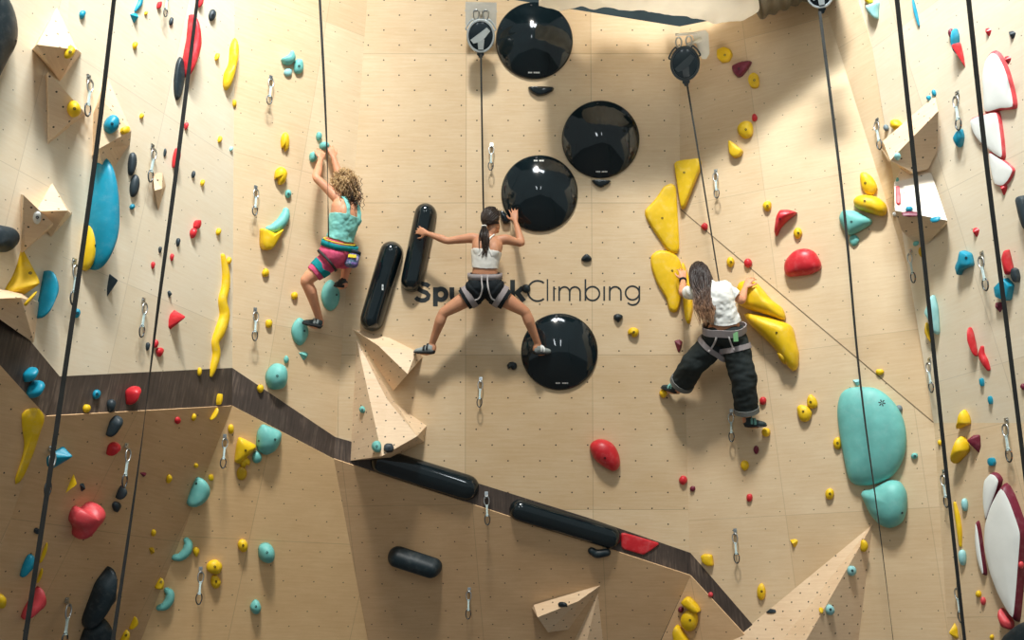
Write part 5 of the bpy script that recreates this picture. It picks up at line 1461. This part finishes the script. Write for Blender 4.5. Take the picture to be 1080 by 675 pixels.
    def classify(s):
        n = len(s.co); s.part = {}
        names, T, Dd = [], [], []
        Ps = [s.at(t) for t in np.linspace(-.16, 1, 30)]
        t, d = s.seg_t(Ps, [sum(s.wd(x)) / 2 * .92 for x in np.linspace(-.16, 1, 30)])
        t = -.16 + t * 1.16; names.append('torso'); T.append(t); Dd.append(d)
        J = s.J
        for q in 'LR':
            t, d = s.seg_t([J['sh' + q], J['el' + q], J['wr' + q], J['wr' + q] + (J['wr' + q] - J['el' + q]).normalized() * .12], [.053, .037, .024, .03]); names.append('arm' + q); T.append(t); Dd.append(d)
            t, d = s.seg_t([J['hip' + q], J['kn' + q], J['an' + q]], [.09, .054, .033]); names.append('leg' + q); T.append(t); Dd.append(d)
        t, d = s.seg_t([s.at(1.0) + (s.H - s.at(1.0)) * .25, s.H], [.05, .09]); names.append('head'); T.append(t); Dd.append(d)
        Dd = np.array(Dd); s.who = np.argmin(Dd, axis=0); s.names = names
        s.T = {nm: T[i] for i, nm in enumerate(names)}; s.Dd = {nm: Dd[i] for i, nm in enumerate(names)}
        # lateral coordinate across the torso
        r, f, u = s.frame(.6); c = np.array(s.at(.6)); s.lat = (s.co - c) @ np.array(r); s.dep = (s.co - c) @ np.array(s.fwd)
    def is_(s, nm): return s.who == s.names.index(nm)
    def cloth(s, name, mask, mat, off=.008, label=None, wr=0.0, smooth_it=2, thick=.004):
        """garment: the chosen skin faces lifted off the body and given thickness"""
        bm = bmesh.new(); idx = {}
        for p in s.body.data.polygons:
            if all(mask[i] for i in p.vertices):
                vs = []
                for i in p.vertices:
                    if i not in idx:
                        c = s.co[i]; nn = s.no[i]
                        w = wr * noise.noise(Vector(c) * 16) + wr * .6 * noise.noise(Vector(c) * 38)
                        o = off(i) if callable(off) else off
                        idx[i] = bm.verts.new(Vector(c + nn * (o + w)))
                    vs.append(idx[i])
                bm.faces.new(vs)
        # keep the main pieces only, so no loose flake is thickened
        for v in [v for v in bm.verts if len(v.link_faces) < 2]: bm.verts.remove(v)
        for v in [v for v in bm.verts if not v.link_faces]: bm.verts.remove(v)
        if smooth_it:
            for _ in range(smooth_it): bmesh.ops.smooth_vert(bm, verts=bm.verts[:], factor=.5, use_axis_x=True, use_axis_y=True, use_axis_z=True)
            edge = [v for v in bm.verts if v.is_boundary]     # even out the hems
            for _ in range(6):
                new = {}
                for v in edge:
                    nb = [e.other_vert(v).co for e in v.link_edges if e.is_boundary]
                    if len(nb) == 2: new[v] = v.co * .5 + (nb[0] + nb[1]) * .25
                for v, c in new.items(): v.co = c
        bmesh.ops.recalc_face_normals(bm, faces=bm.faces[:]); bm.normal_update()
        inv = {bv: i for i, bv in idx.items()}
        inner = {}
        vs0 = bm.verts[:]; fs0 = bm.faces[:]; bd = [(e.verts[0], e.verts[1]) for e in bm.edges if e.is_boundary]
        for v in vs0: inner[v] = bm.verts.new(v.co - Vector(s.no[inv[v]]) * thick)
        for f in fs0: bm.faces.new([inner[v] for v in reversed(f.verts[:])])
        for x, y in bd:
            try: bm.faces.new((x, y, inner[y], inner[x]))
            except ValueError: pass
        o = mesh_obj(name, bm, mat, s.root, world=True)
        if label: o['label'] = label
        return o
    def on(s, px, py, lift=.006):
        d = pdir(px, py).normalized(); p, n, i, dd = s.bvh.ray_cast(CAM, d)
        if p is None: return None
        return p + (n if n.dot(d) < 0 else -n) * lift
    def strap(s, bm, px, w, lift=.012, th=.003):
        pts = [q for q in (s.on(x, y, lift) for x, y in px) if q is not None]
        if len(pts) < 2: return
        P = spline(pts, max(10, len(pts) * 4)); rings = []
        for i, p in enumerate(P):
            t = (P[min(len(P) - 1, i + 1)] - P[max(0, i - 1)]).normalized(); v = (CAM - p).normalized(); side = t.cross(v).normalized()
            rings.append([p + side * (a * w / 2) + v * (b * th) for a, b in ((-1, -1), (1, -1), (1, 1), (-1, 1))])
        ring_loft(bm, rings)
    def hoop(s, bm, c, axis, right, w, lift=.012, n=40, th=.005, start=.3, surf=None):
        """belt round a limb or the waist, sitting on the surface found by casting inwards"""
        t = axis.normalized(); x = (right - t * right.dot(t)).normalized(); y = t.cross(x); tree = surf or s.bvh
        rad = []
        for k in range(n):
            a = 2 * math.pi * k / n; d = x * math.cos(a) + y * math.sin(a)
            best = 0
            for dz in (-w * .4, 0, w * .4):
                p, nn, i, dd = tree.ray_cast(c + t * dz + d * start, -d, start)
                if p is not None: best = max(best, start - dd)
            rad.append(best)
        med = sorted(rad)[n // 2]
        rad = [min(max(r, med * .6), med * 1.5) for r in rad]
        for _ in range(2): rad = [(rad[k - 1] + 2 * rad[k] + rad[(k + 1) % n]) / 4 for k in range(n)]
        R = []
        for k in range(n + 1):
            a = 2 * math.pi * (k % n) / n; d = x * math.cos(a) + y * math.sin(a); r = rad[k % n] + lift
            R.append([c + d * (r - th) - t * w / 2, c + d * (r + th) - t * w / 2, c + d * (r + th) + t * w / 2, c + d * (r - th) + t * w / 2])
        V = [[bm.verts.new(p) for p in q] for q in R[:-1]]
        for i in range(n):
            A, C = V[i], V[(i + 1) % n]
            for k in range(4): bm.faces.new((A[k], A[(k + 1) % 4], C[(k + 1) % 4], C[k]))

M['eye'] = plastic('eye', (230, 226, 220), .2, bump=0)
M['shoe'] = plastic('dark_shoe_leather', (42, 56, 58), .55, bump=.2)
M['shoe_pale'] = plastic('pale_grey_shoe_leather', (150, 158, 156), .55, bump=.2)
M['sole'] = plastic('black_shoe_rubber', (26, 28, 30), .6)
M['sole_teal'] = plastic('teal_shoe_strap', (120, 178, 168), .55)

def shoe(person, q, upper, strapm, lift=None):
    J = person.J; heel, toe, an = J['heel' + q], J['toe' + q], J['an' + q]
    f = (toe - heel).normalized(); up = an - heel.lerp(toe, .25); up = (up - f * up.dot(f)).normalized(); r = f.cross(up); L = (toe - heel).length
    bm = bmesh.new(); rings = []
    prof = [(-.06, .016, .018, .034), (0, .030, .040, .036), (.14, .036, .047, .038), (.32, .038, .044, .034), (.52, .042, .033, .022), (.72, .044, .027, .014), (.88, .036, .022, .010), (.98, .022, .016, .006), (1.03, .008, .008, .004)]
    for t, w, h, c in prof: rings.append(ell(heel + f * (t * L) + up * c, r, up, w, h, 22, 2.3))
    ring_loft(bm, rings)
    add_tube(bm, [heel.lerp(toe, .20) + up * .03, heel.lerp(toe, .17).lerp(an, .55) + up * .01, heel.lerp(toe, .15).lerp(an, .85)], [.043, .040, .039], 18)
    b = remesh(bm, .006, 2)
    o = mesh_obj('climbing_shoe', b, upper, person.root, world=True)
    bm = bmesh.new(); rings = []
    for t, w, h, c in prof: rings.append(ell(heel + f * (t * L * 1.01) + up * (c - h * .78), r, up, w * 1.08 + .001, h * .34 + .002, 22, 2.6))
    ring_loft(bm, rings); so = mesh_obj('sole', bm, M['sole'], o)
    bm = bmesh.new()
    for t, w, h, c in ((.30, .040, .047, .036), (.46, .043, .038, .026)):
        R = [[heel + f * (t * L + dt) + up * c + (r * (math.cos(a) * (w + e)) + up * (math.sin(a) * (h + e))) for dt, e in ((-.010, .000), (-.010, .004), (.010, .004), (.010, .000))] for a in [math.radians(-20 + 11 * i) for i in range(21)]]
        ring_loft(bm, R)
    mesh_obj('strap', bm, strapm, o, smooth=False)
    return o

def strand(bm, ul, pts, r0, r1, n=None, seg=5):
    P = spline(pts, n or max(8, len(pts) * 3)); N = len(P); fr = frames(P); rings = []
    for i, (p, (t, a, b)) in enumerate(zip(P, fr)):
        x = i / (N - 1); r = lerp(r0, r1, x ** 1.5) * (1 if i else .6)
        rings.append([bm.verts.new(p + a * (r * math.cos(2 * math.pi * k / seg)) + b * (r * .7 * math.sin(2 * math.pi * k / seg))) for k in range(seg)])
    for i, (A, C) in enumerate(zip(rings, rings[1:])):
        for k in range(seg):
            f = bm.faces.new((A[k], A[(k + 1) % seg], C[(k + 1) % seg], C[k]))
            for l in f.loops: l[ul].uv = (0, (i + (1 if l.vert in C else 0)) / (N - 1))
    bm.faces.new(rings[0][::-1]); f = bm.faces.new(rings[-1])
    for l in f.loops: l[ul].uv = (0, 1)

def hair_cap(bm, ul, pr, grow=(.084, .100, .100), front=.45, low=-.75):
    """scalp cover: ellipsoid over the skull, open over the face"""
    c = pr.H + pr.hu * .022; n, m = 36, 22; G = {}
    for i in range(m + 1):
        t = math.pi * i / m
        for k in range(n):
            a = 2 * math.pi * k / n; x, y, z = math.sin(t) * math.cos(a), math.sin(t) * math.sin(a), math.cos(t)
            w = 1 + .012 * math.sin(a * 23 + z * 5)
            G[i, k] = (c + (pr.hr * (grow[0] * x) + pr.hf * (grow[1] * y) + pr.hu * (grow[2] * z)) * w, x, y, z)
    V = {}
    def v(i, k):
        k %= n
        if (i, k) not in V: V[i, k] = bm.verts.new(G[i, k][0])
        return V[i, k]
    for i in range(m):
        for k in range(n):
            cx = [G[a, b % n] for a, b in ((i, k), (i + 1, k), (i + 1, k + 1), (i, k + 1))]
            y = sum(q[2] for q in cx) / 4; z = sum(q[3] for q in cx) / 4
            if (y > front - .35 * (z < .1) and z < .62) or z < low: continue
            try: f = bm.faces.new((v(i, k), v(i + 1, k), v(i + 1, k + 1), v(i, k + 1)))
            except ValueError: continue
            for l in f.loops: l[ul].uv = (0, .15)
    bm.normal_update()
def on_wall(pl): return lambda x, y, h: pl.at(x, y, h)
# ================================================================ climber in the white top (back wall)
a = on_wall(PB)
J = dict(pelvis=a(511.5, 302, .33), waist=a(511.5, 285, .36), chest=a(513, 266, .37), neck=a(516, 249, .34), head=a(518.5, 233, .33),
         hipL=a(503.5, 308, .33), hipR=a(520.5, 308, .33), shL=a(498, 251, .33), shR=a(533.5, 252.5, .33),
         elL=a(472, 254, .31), wrL=a(450, 246, .25), elR=a(550, 256.5, .29), wrR=a(543.5, 233, .16),
         knL=a(467.5, 330, .31), anL=a(455.5, 363, .20), knR=a(554, 329, .31), anR=a(567.5, 363, .20),
         heelL=a(457.5, 372, .21), toeL=a(437, 371, .16), heelR=a(563.5, 372.5, .20), toeR=a(580.5, 371, .115))
nB = PB.n
c2 = Person(J, -nB, ((-nB + RIGHT * .55 + ZUP * .1), ZUP - nB * .1), .93)
M['skin_b'] = skin('tanned_skin', (204, 148, 114))
c2.build(M['skin_b'], 'person in white strappy top and black shorts, limbs spread between black macros',
         dict(L=dict(f=a(439, 242, .20) - J['wrL'], p=-nB + RIGHT*.1, side=1, curl=.75, thumb=1.0),
              R=dict(f=a(541.5, 221, .12) - J['wrR'], p=-nB, side=1, curl=.45, thumb=.9)))
M['top_white'] = fabric('white_ribbed_top', (232, 230, 222), var=.05)
M['short_blk'] = fabric('black_shorts', (28, 34, 38))
M['harness_grey'] = fabric('grey_harness', (150, 142, 142), var=.1)
M['harness_pale'] = fabric('pale_harness_webbing', (196, 190, 188), var=.08)
torso = c2.is_('torso')
t = c2.T['torso']
c2.cloth('crop_top', torso & (t > .30) & (t < .685), M['top_white'], .009, wr=.003)
bm = bmesh.new()
c2.strap(bm, [(505.5, 270), (509, 264), (513, 257.5), (517, 251.5), (521, 247)], .016, .008)
c2.strap(bm, [(519, 270.5), (516.5, 265), (513.5, 258), (511, 254), (508, 249.5)], .016, .008)
mesh_obj('shoulder_straps', bm, M['top_white'], c2.root, world=True)
lg = (c2.is_('legL') & (c2.T['legL'] < .21)) | (c2.is_('legR') & (c2.T['legR'] < .21))
c2.cloth('shorts', (torso & (t < .20)) | lg, M['short_blk'], lambda i: .014 + (.012 if lg[i] else 0), wr=.006)
bm = bmesh.new()
r, f, u = c2.frame(.20)
c2.hoop(bm, c2.at(.215), u, r, .055, .022)
mesh_obj('harness_belt', bm, M['harness_grey'], c2.root, world=True)
for q in 'LR':
    bm = bmesh.new(); d = J['kn' + q] - J['hip' + q]
    c2.hoop(bm, J['hip' + q] + d * .22, d, c2.rp, .055, .027)
    smooth_by_angle(mesh_obj('leg_loop', bm, M['harness_grey'], c2.root, world=True), 40)
bm = bmesh.new()
c2.strap(bm, [(508.5, 291), (508, 297), (507, 304), (505, 311), (500, 315)], .014, .034)
c2.strap(bm, [(514.5, 291), (515.5, 297), (516.5, 304), (518.5, 311), (523, 315)], .014, .034)
mesh_obj('harness_straps', bm, M['harness_pale'], c2.root, world=True)
bm = bmesh.new()
for cx in (499, 523.5):
    P0 = [c2.on(x, 291.5 + 0, .03) for x in (cx - 3.5, cx + 3.5)]
    if P0[0] is None or P0[1] is None: continue
    loop = [P0[0]] + [P0[0].lerp(P0[1], .5 - .62 * math.cos(math.pi * i / 6)) - ZUP * (.055 * math.sin(math.pi * i / 6)) + nB * .02 for i in range(7)] + [P0[1]]
    add_tube(bm, spline(loop, 20), .0035, 6)
mesh_obj('gear_loops', bm, M['harness_pale'], c2.root, world=True)
shoe(c2, 'L', M['shoe_pale'], M['sole']); shoe(c2, 'R', M['shoe_pale'], M['mark'])
M['hair_dk'] = hairmat('dark_brown_hair', [(.0, s2l((38, 30, 28))), (.6, s2l((54, 42, 36))), (1, s2l((74, 56, 46)))])
M['scrunchie'] = fabric('white_scrunchie', (226, 222, 214))
bm = bmesh.new(); ul = bm.loops.layers.uv.new('UVMap')
hair_cap(bm, ul, c2, (.088, .106, .106), .30, -.66)
tie = c2.H - c2.hf * .100 - c2.hu * .045 - c2.hr * .035
rr = random.Random(3)
for i in range(110):   # swept back over the scalp to the tie
    th = rr.uniform(-1.5, 1.5); ph = rr.uniform(-.1, 1.15)
    d = c2.hr * math.sin(th) * math.cos(ph * .9) + c2.hu * (math.cos(th) * .9) + c2.hf * (ph * .6 - .25)
    d.normalize(); c = c2.H + c2.hu * .022
    sc = lambda v: c + c2.hr * (v.dot(c2.hr) * .091) + c2.hf * (v.dot(c2.hf) * .109) + c2.hu * (v.dot(c2.hu) * .109)
    e = (tie - c).normalized()
    strand(bm, ul, [sc(d.lerp(e, x).normalized()) for x in (0, .3, .6, .9)] + [tie], .006, .005)
for i in range(46):    # ponytail
    o1 = Vector((rr.gauss(0, 1), rr.gauss(0, 1), 0)) * .013
    e = a(511.5 + rr.uniform(-4.2, 3.2), 268 + rr.uniform(-4, 4), .475) + nB * rr.uniform(-.03, .01)
    m1 = tie.lerp(e, .35) + nB * .03 + o1 * 1.7; m2 = tie.lerp(e, .7) + nB * .025 + o1 * 1.5
    strand(bm, ul, [tie + o1 * .6, m1, m2, e + o1 * .5], .0065, .002)
mesh_obj('hair', bm, M['hair_dk'], c2.root, world=True)
bm = bmesh.new(); dd = (a(511, 262, .44) - tie).normalized(); x = dd.orthogonal().normalized(); y = dd.cross(x)
add_ring(bm, [tie + dd * .004 + (x * math.cos(k * .35) + y * math.sin(k * .35)) * .020 for k in range(18)], .009, 7, z=dd)
mesh_obj('hair_tie', bm, M['scrunchie'], c2.root, world=True)
webbing('belay webbing running down from the silver belay device to the middle climber', [W(507.2, 57, 9.33), W(508.5, 140, 9.30), a(510, 222, .19), a(512, 262, .19), a(512, 286, .22)], .020, .5, t0=.7)

# ================================================================ climber in turquoise tank top (left inner wall)
a = on_wall(PL1)
n1 = PL1.n; f1 = (-n1 - RIGHT * .15).normalized()
J = dict(pelvis=a(355, 268, .36), waist=a(359, 251, .40), chest=a(363.5, 230, .42), neck=a(366, 210, .40), head=a(360.5, 194, .34),
         hipL=a(349.5, 273, .36), hipR=a(361, 272, .31), shL=a(355.5, 209, .38), shR=a(375, 207, .30),
         elL=a(333.5, 187.5, .26), wrL=a(338, 168.5, .12), elR=a(358, 186, .14), wrR=a(351.5, 166, .09),
         knL=a(322.5, 296, .27), anL=a(337, 337, .15), knR=a(365.5, 272, .07), anR=a(362.5, 297, .17),
         heelL=a(338.5, 345.5, .16), toeL=a(319.5, 340, .115), heelR=a(364, 302.5, .19), toeR=a(353, 301, .10))
c1 = Person(J, f1, (f1 + ZUP * .55, ZUP - f1 * .5))
M['skin_a'] = skin('fair_skin', (222, 160, 124))
c1.build(M['skin_a'], 'person with curly blond hair in turquoise tank top and pink shorts, both hands overhead',
         dict(L=dict(f=a(340.5, 157, .07) - J['wrL'], p=-n1, side=1, curl=.7, thumb=.6),
              R=dict(f=a(348.5, 156, .06) - J['wrR'], p=-n1, side=-1, curl=.7, thumb=.6)))
M['tank'] = fabric('turquoise_tank_top', (132, 202, 192), var=.10)
M['pink_short'] = fabric('pink_marl_shorts', (206, 84, 116), var=.22)
M['teal_pan'] = fabric('teal_panel', (20, 128, 134))
torso = c1.is_('torso'); t = c1.T['torso']; lat = np.abs(c1.lat)
c1.cloth('tank_top', torso & (t > .16) & ((t < .70) | ((t < .95) & (lat > .045) & (lat < .095))), M['tank'], lambda i: .012 + .014 * max(0, .5 - c1.T['torso'][i]), wr=.007)
lg = np.zeros(len(c1.co), bool)
for q in 'LR': lg |= c1.is_('leg' + q) & (c1.T['leg' + q] < .30)
c1.cloth('shorts', (torso & (t < .17)) | lg, M['pink_short'], .012, wr=.004)
pan = np.zeros(len(c1.co), bool)
pan |= c1.is_('legL') & (c1.T['legL'] > .12) & (c1.T['legL'] < .235) & ((c1.co - np.array(J['hipL'])) @ np.array(n1) < .045)
c1.cloth('side_panel', pan, M['teal_pan'], .018, 'teal panel')
bm = bmesh.new(); r, f, u = c1.frame(.17); c1.hoop(bm, c1.at(.19), u, r, .050, .026)
mesh_obj('harness_belt', bm, M['teal_pan'], c1.root, world=True)
M['yellow_web'] = fabric('yellow_webbing', (226, 200, 60))
bm = bmesh.new(); c1.hoop(bm, c1.at(.19) + u * .034, u, r, .012, .027)
mesh_obj('belt_edge', bm, M['yellow_web'], c1.root, world=True)
bm = bmesh.new()
for q in 'L':
    d = J['kn' + q] - J['hip' + q]; c1.hoop(bm, J['hip' + q] + d * .13, d, c1.rp, .022, .022)
mesh_obj('leg_loop', bm, M['web'], c1.root, world=True)
shoe(c1, 'L', M['shoe'], M['shoe_pale']); shoe(c1, 'R', M['shoe'], M['sole'])
M['hair_bl'] = hairmat('curly_blond_hair', [(.0, s2l((150, 116, 78))), (.45, s2l((206, 172, 122))), (.72, s2l((150, 116, 80))), (.86, s2l((60, 46, 40))), (1, s2l((40, 32, 30)))], 30)
bm = bmesh.new(); ul = bm.loops.layers.uv.new('UVMap')
hair_cap(bm, ul, c1, (.086, .104, .102), .30, -.75)
rr = random.Random(11)
for i in range(230):
    th = rr.uniform(0, 2 * math.pi); z = rr.uniform(-.35, 1)
    x_, y_ = math.sqrt(1 - z * z) * math.cos(th), math.sqrt(1 - z * z) * math.sin(th)
    if y_ > .35 and z < .7: continue
    st = c1.H + c1.hu * .022 + c1.hr * (x_ * .080) + c1.hf * (y_ * .096) + c1.hu * (z * .096)
    out = (st - c1.H).normalized()
    tip = a(374.5 + rr.gauss(0, 5.0), 214 + rr.gauss(0, 7.0), .50) + n1 * rr.uniform(-.12, .02)
    mid = st.lerp(tip, .38) + out * rr.uniform(.045, .095)
    base = spline([st, st + out * .03, mid, tip], 26); fr = frames(base)
    ph = rr.uniform(0, 6.3); am = rr.uniform(.006, .012); tw = rr.uniform(4, 7)
    pts = [p + (n_ * math.cos(ph + j / 25 * 2 * math.pi * tw) + b_ * math.sin(ph + j / 25 * 2 * math.pi * tw)) * am * min(1, j / 4) for j, (p, (t_, n_, b_)) in enumerate(zip(base, fr))]
    strand(bm, ul, pts, .0048, .0022, n=52, seg=4)
mesh_obj('hair', bm, M['hair_bl'], c1.root, world=True)
# chalk bag hanging behind her hip
M['chalk'] = None
k = NT('violet_patterned_fabric'); co = k.new('ShaderNodeTexCoord').outputs['Object']
k.base(k.ramp(k.noise(co, 22, 2), [(.35, s2l((66, 70, 120))), (.48, s2l((140, 112, 180))), (.58, s2l((46, 110, 120))), (.7, s2l((180, 160, 205)))])); k.rough(.8); M['chalk'] = k.m
cb = a(371.5, 272, .46)
root = empty('chalk_bag', cb, 'violet patterned chalk bag hanging behind the hip of the curly haired climber', 'chalk bag')
X = RIGHT; axis = (ZUP + RIGHT * .10).normalized(); rgt = (RIGHT - axis * RIGHT.dot(axis)).normalized(); dep = axis.cross(rgt)
bm = bmesh.new(); ring_loft(bm, [ell(cb + axis * h, rgt, dep, w, w * .8, 22) for h, w in ((-.086, .02), (-.084, .05), (-.07, .062), (0, .067), (.05, .068), (.062, .064), (.060, .05))])
mesh_obj('pouch', bm, M['chalk'], root, world=True)
bm = bmesh.new(); ring_loft(bm, [ell(cb + axis * h, rgt, dep, .0695 + e, (.0695 + e) * .8, 22) for h, e in ((.03, 0), (.03, .004), (.058, .004), (.058, 0))])
mesh_obj('rim', bm, M['short_blk'], root, world=True)
bm = bmesh.new(); add_box(bm, cb - dep * .060 * (1 if dep.dot(FWD) > 0 else -1) + axis * -.005 + rgt * .01, rgt, axis, dep, .075, .030, .010)
mesh_obj('patch', bm, M['yellow_web'], root, smooth=False, world=True)
webbing('belay webbing running from the top edge down to the curly haired climber', [W(336.5, -15, 8.7), W(341.5, 80, 8.75), W(345, 165, 8.82), W(346.5, 250, 8.95)], .022, 2.4, t0=-.2)

# ================================================================ climber in white t-shirt and dark trousers (right inner wall)
a = on_wall(PR1L)
n3 = PR1L.n
J = dict(pelvis=a(764, 353, .37), waist=a(763, 337, .42), chest=a(756, 320, .45), neck=a(748, 302, .44), head=a(738.5, 292, .38),
         hipL=a(754.5, 359, .37), hipR=a(774, 358, .35), shL=a(734, 308.5, .42), shR=a(764, 304, .40),
         elL=a(720, 309, .32), wrL=a(720.5, 295.5, .15), elR=a(782, 317, .33), wrR=a(786, 303.5, .19),
         knL=a(731, 385, .34), anL=a(717.5, 407, .20), knR=a(784, 400, .30), anR=a(788.5, 438, .18),
         heelL=a(714.5, 414.5, .20), toeL=a(698.5, 408.5, .12), heelR=a(785.5, 449, .18), toeR=a(808, 448, .10))
c3 = Person(J, -n3, (-n3 - RIGHT * .25 - ZUP * .25, ZUP - n3 * .2 - RIGHT * .22))
M['skin_c'] = skin('light_tan_skin', (220, 158, 122))
c3.build(M['skin_c'], 'person with long loose hair in white t-shirt and baggy dark trousers, climbing the yellow macros',
         dict(L=dict(f=a(719.5, 285.5, .12) - J['wrL'], p=-n3 - RIGHT * .5, side=1, curl=.7, thumb=.6),
              R=dict(f=a(790.5, 295.5, .15) - J['wrR'], p=-n3 + RIGHT * .3, side=-1, curl=.75, thumb=.6)))
M['tee'] = fabric('white_cotton_tee', (228, 228, 222), var=.05)
M['denim'] = fabric('black_denim', (42, 48, 48), var=.18)
M['cuff'] = fabric('grey_turned_cuff', (112, 114, 110), var=.12)
torso = c3.is_('torso'); t = c3.T['torso']
sl = np.zeros(len(c3.co), bool)
for q in 'LR': sl |= c3.is_('arm' + q) & (c3.T['arm' + q] < .26)
c3.cloth('t_shirt', (torso & (t > .15) & (t < .965)) | sl, M['tee'], lambda i: .020 if sl[i] else .016 + .012 * max(0, .6 - c3.T['torso'][i]), wr=.010, smooth_it=3)
# baggy trousers: a body of their own
bm = bmesh.new(); rings = []
for tt in [x * .03 - .17 for x in range(13)]:
    r, f, u = c3.frame(tt); w_, d_ = c3.wd(tt); rings.append(ell(c3.at(tt), r, f, w_ + .024, d_ + .030, 28, 2.3))
ring_loft(bm, rings)
r, f, u = c3.frame(0)
for q in (-1, 1): add_ellipsoid(bm, c3.at(-.04) + r * (q * .082) - c3.fwd * .055, (r, c3.fwd, u), (.105, .10, .11))
hem = {}
for q in 'LR':
    hp, kn, an = J['hip' + q], J['kn' + q], J['an' + q]
    e = kn.lerp(an, .90); hem[q] = (kn, e)
    pts = [hp + ZUP * .02, hp.lerp(kn, .3), hp.lerp(kn, .7), kn, kn.lerp(an, .35), kn.lerp(an, .7), e]
    add_tube(bm, spline(pts, 22), list(np.interp(np.linspace(0, 6, 22), range(7), [.118, .125, .122, .116, .114, .110, .106])), 22)
b = remesh(bm, .010, 3)
for v in b.verts:
    p = v.co
    w = .012 * noise.noise(Vector((p.x * 7, p.y * 7, p.z * 13))) + .007 * noise.noise(Vector((p.x * 20, p.y * 14, p.z * 30)))
    v.co = p + v.normal * w
for _ in range(2): bmesh.ops.smooth_vert(b, verts=b.verts[:], factor=.5, use_axis_x=True, use_axis_y=True, use_axis_z=True)
tr = mesh_obj('trousers', b, M['denim'], c3.root, world=True)
tb = BVHTree.FromPolygons([v.co.copy() for v in tr.data.vertices], [tuple(p.vertices) for p in tr.data.polygons])
for q in 'LR':
    bm = bmesh.new(); kn, e = hem[q]; c3.hoop(bm, e - (e - kn).normalized() * .018, e - kn, c3.rp, .045, .004, surf=tb)
    smooth_by_angle(mesh_obj('turned_cuff', bm, M['cuff'], tr), 40)
bm = bmesh.new(); r, f, u = c3.frame(.14); c3.hoop(bm, c3.at(.145), u, r, .066, .008, surf=tb)
smooth_by_angle(mesh_obj('harness_belt', bm, M['harness_grey'], c3.root, world=True), 40)
for q in 'LR':
    bm = bmesh.new(); d = J['kn' + q] - J['hip' + q]; c3.hoop(bm, J['hip' + q] + d * .22, d, c3.rp, .046, .004, surf=tb)
    smooth_by_angle(mesh_obj('leg_loop', bm, M['harness_grey'], c3.root, world=True), 40)
sv, c3.bvh = c3.bvh, tb
bm = bmesh.new()
c3.strap(bm, [(757, 351), (755, 358), (751, 365), (747, 371)], .018, .012)
c3.strap(bm, [(767, 350), (769.5, 357), (772, 364), (775, 370)], .014, .012)
mesh_obj('harness_straps', bm, M['harness_pale'], c3.root, world=True)
tg = c3.on(775, 355, .02); c3.bvh = sv
M['green_tag'] = plastic('green_card', (120, 172, 120), .5, bump=0)
if tg is not None:
    bm = bmesh.new(); v = (CAM - tg).normalized(); x = ZUP.cross(v).normalized(); add_box(bm, tg, x, v.cross(x), v, .042, .085, .012)
    mesh_obj('belt_tag', bm, M['green_tag'], c3.root, smooth=False, world=True)
bm = bmesh.new()
d = (J['wrL'] - J['elL']); c3.hoop(bm, J['wrL'] - d.normalized() * .01, d, RIGHT, .028, .004, start=.08)
mesh_obj('wristband', bm, M['short_blk'], c3.root, world=True)
shoe(c3, 'L', M['shoe'], M['sole_teal']); shoe(c3, 'R', M['shoe'], M['sole_teal'])
M['hair_br'] = hairmat('long_brown_hair', [(.0, s2l((36, 29, 28))), (.45, s2l((54, 42, 38))), (.72, s2l((110, 82, 64))), (1, s2l((184, 142, 108)))], 26)
bm = bmesh.new(); ul = bm.loops.layers.uv.new('UVMap')
hair_cap(bm, ul, c3, (.088, .106, .104), .30, -.80)
rr = random.Random(5)
for i in range(260):
    th = rr.uniform(math.pi * .95, math.pi * 2.05); z = rr.uniform(-.3, 1)
    x_, y_ = math.sqrt(1 - z * z) * math.cos(th), math.sqrt(1 - z * z) * math.sin(th)
    st = c3.H + c3.hu * .022 + c3.hr * (x_ * .084) + c3.hf * (y_ * .100) + c3.hu * (z * .100)
    top = c3.H + c3.hu * .124 + c3.hr * (x_ * .02)
    s_ = rr.uniform(-1, 1)
    tip = a(745.5 + s_ * 7.5 + rr.gauss(0, 1.0), 339 + rr.uniform(-16, 5), .585) + n3 * rr.uniform(-.05, .02)
    m1 = a(738.5 + x_ * 9.5 + 1.5, 304 + rr.uniform(-2, 2), .535) + n3 * rr.uniform(-.05, .02)
    m2 = a(742.5 + s_ * 9.5 + rr.gauss(0, 1), 322, .585) + n3 * rr.uniform(-.04, .025)
    strand(bm, ul, [top, st + (st - c3.H).normalized() * .01, m1, m2, tip], .0068, .0022, n=22)
mesh_obj('hair', bm, M['hair_br'], c3.root, world=True)
webbing('belay webbing running down from the dark belay device to the climber in the white t-shirt', [W(724.5, 88, 9.33), W(738, 170, 9.2), a(756.5, 285, .30), a(760, 310, .24)], .024, .5, t0=.6)
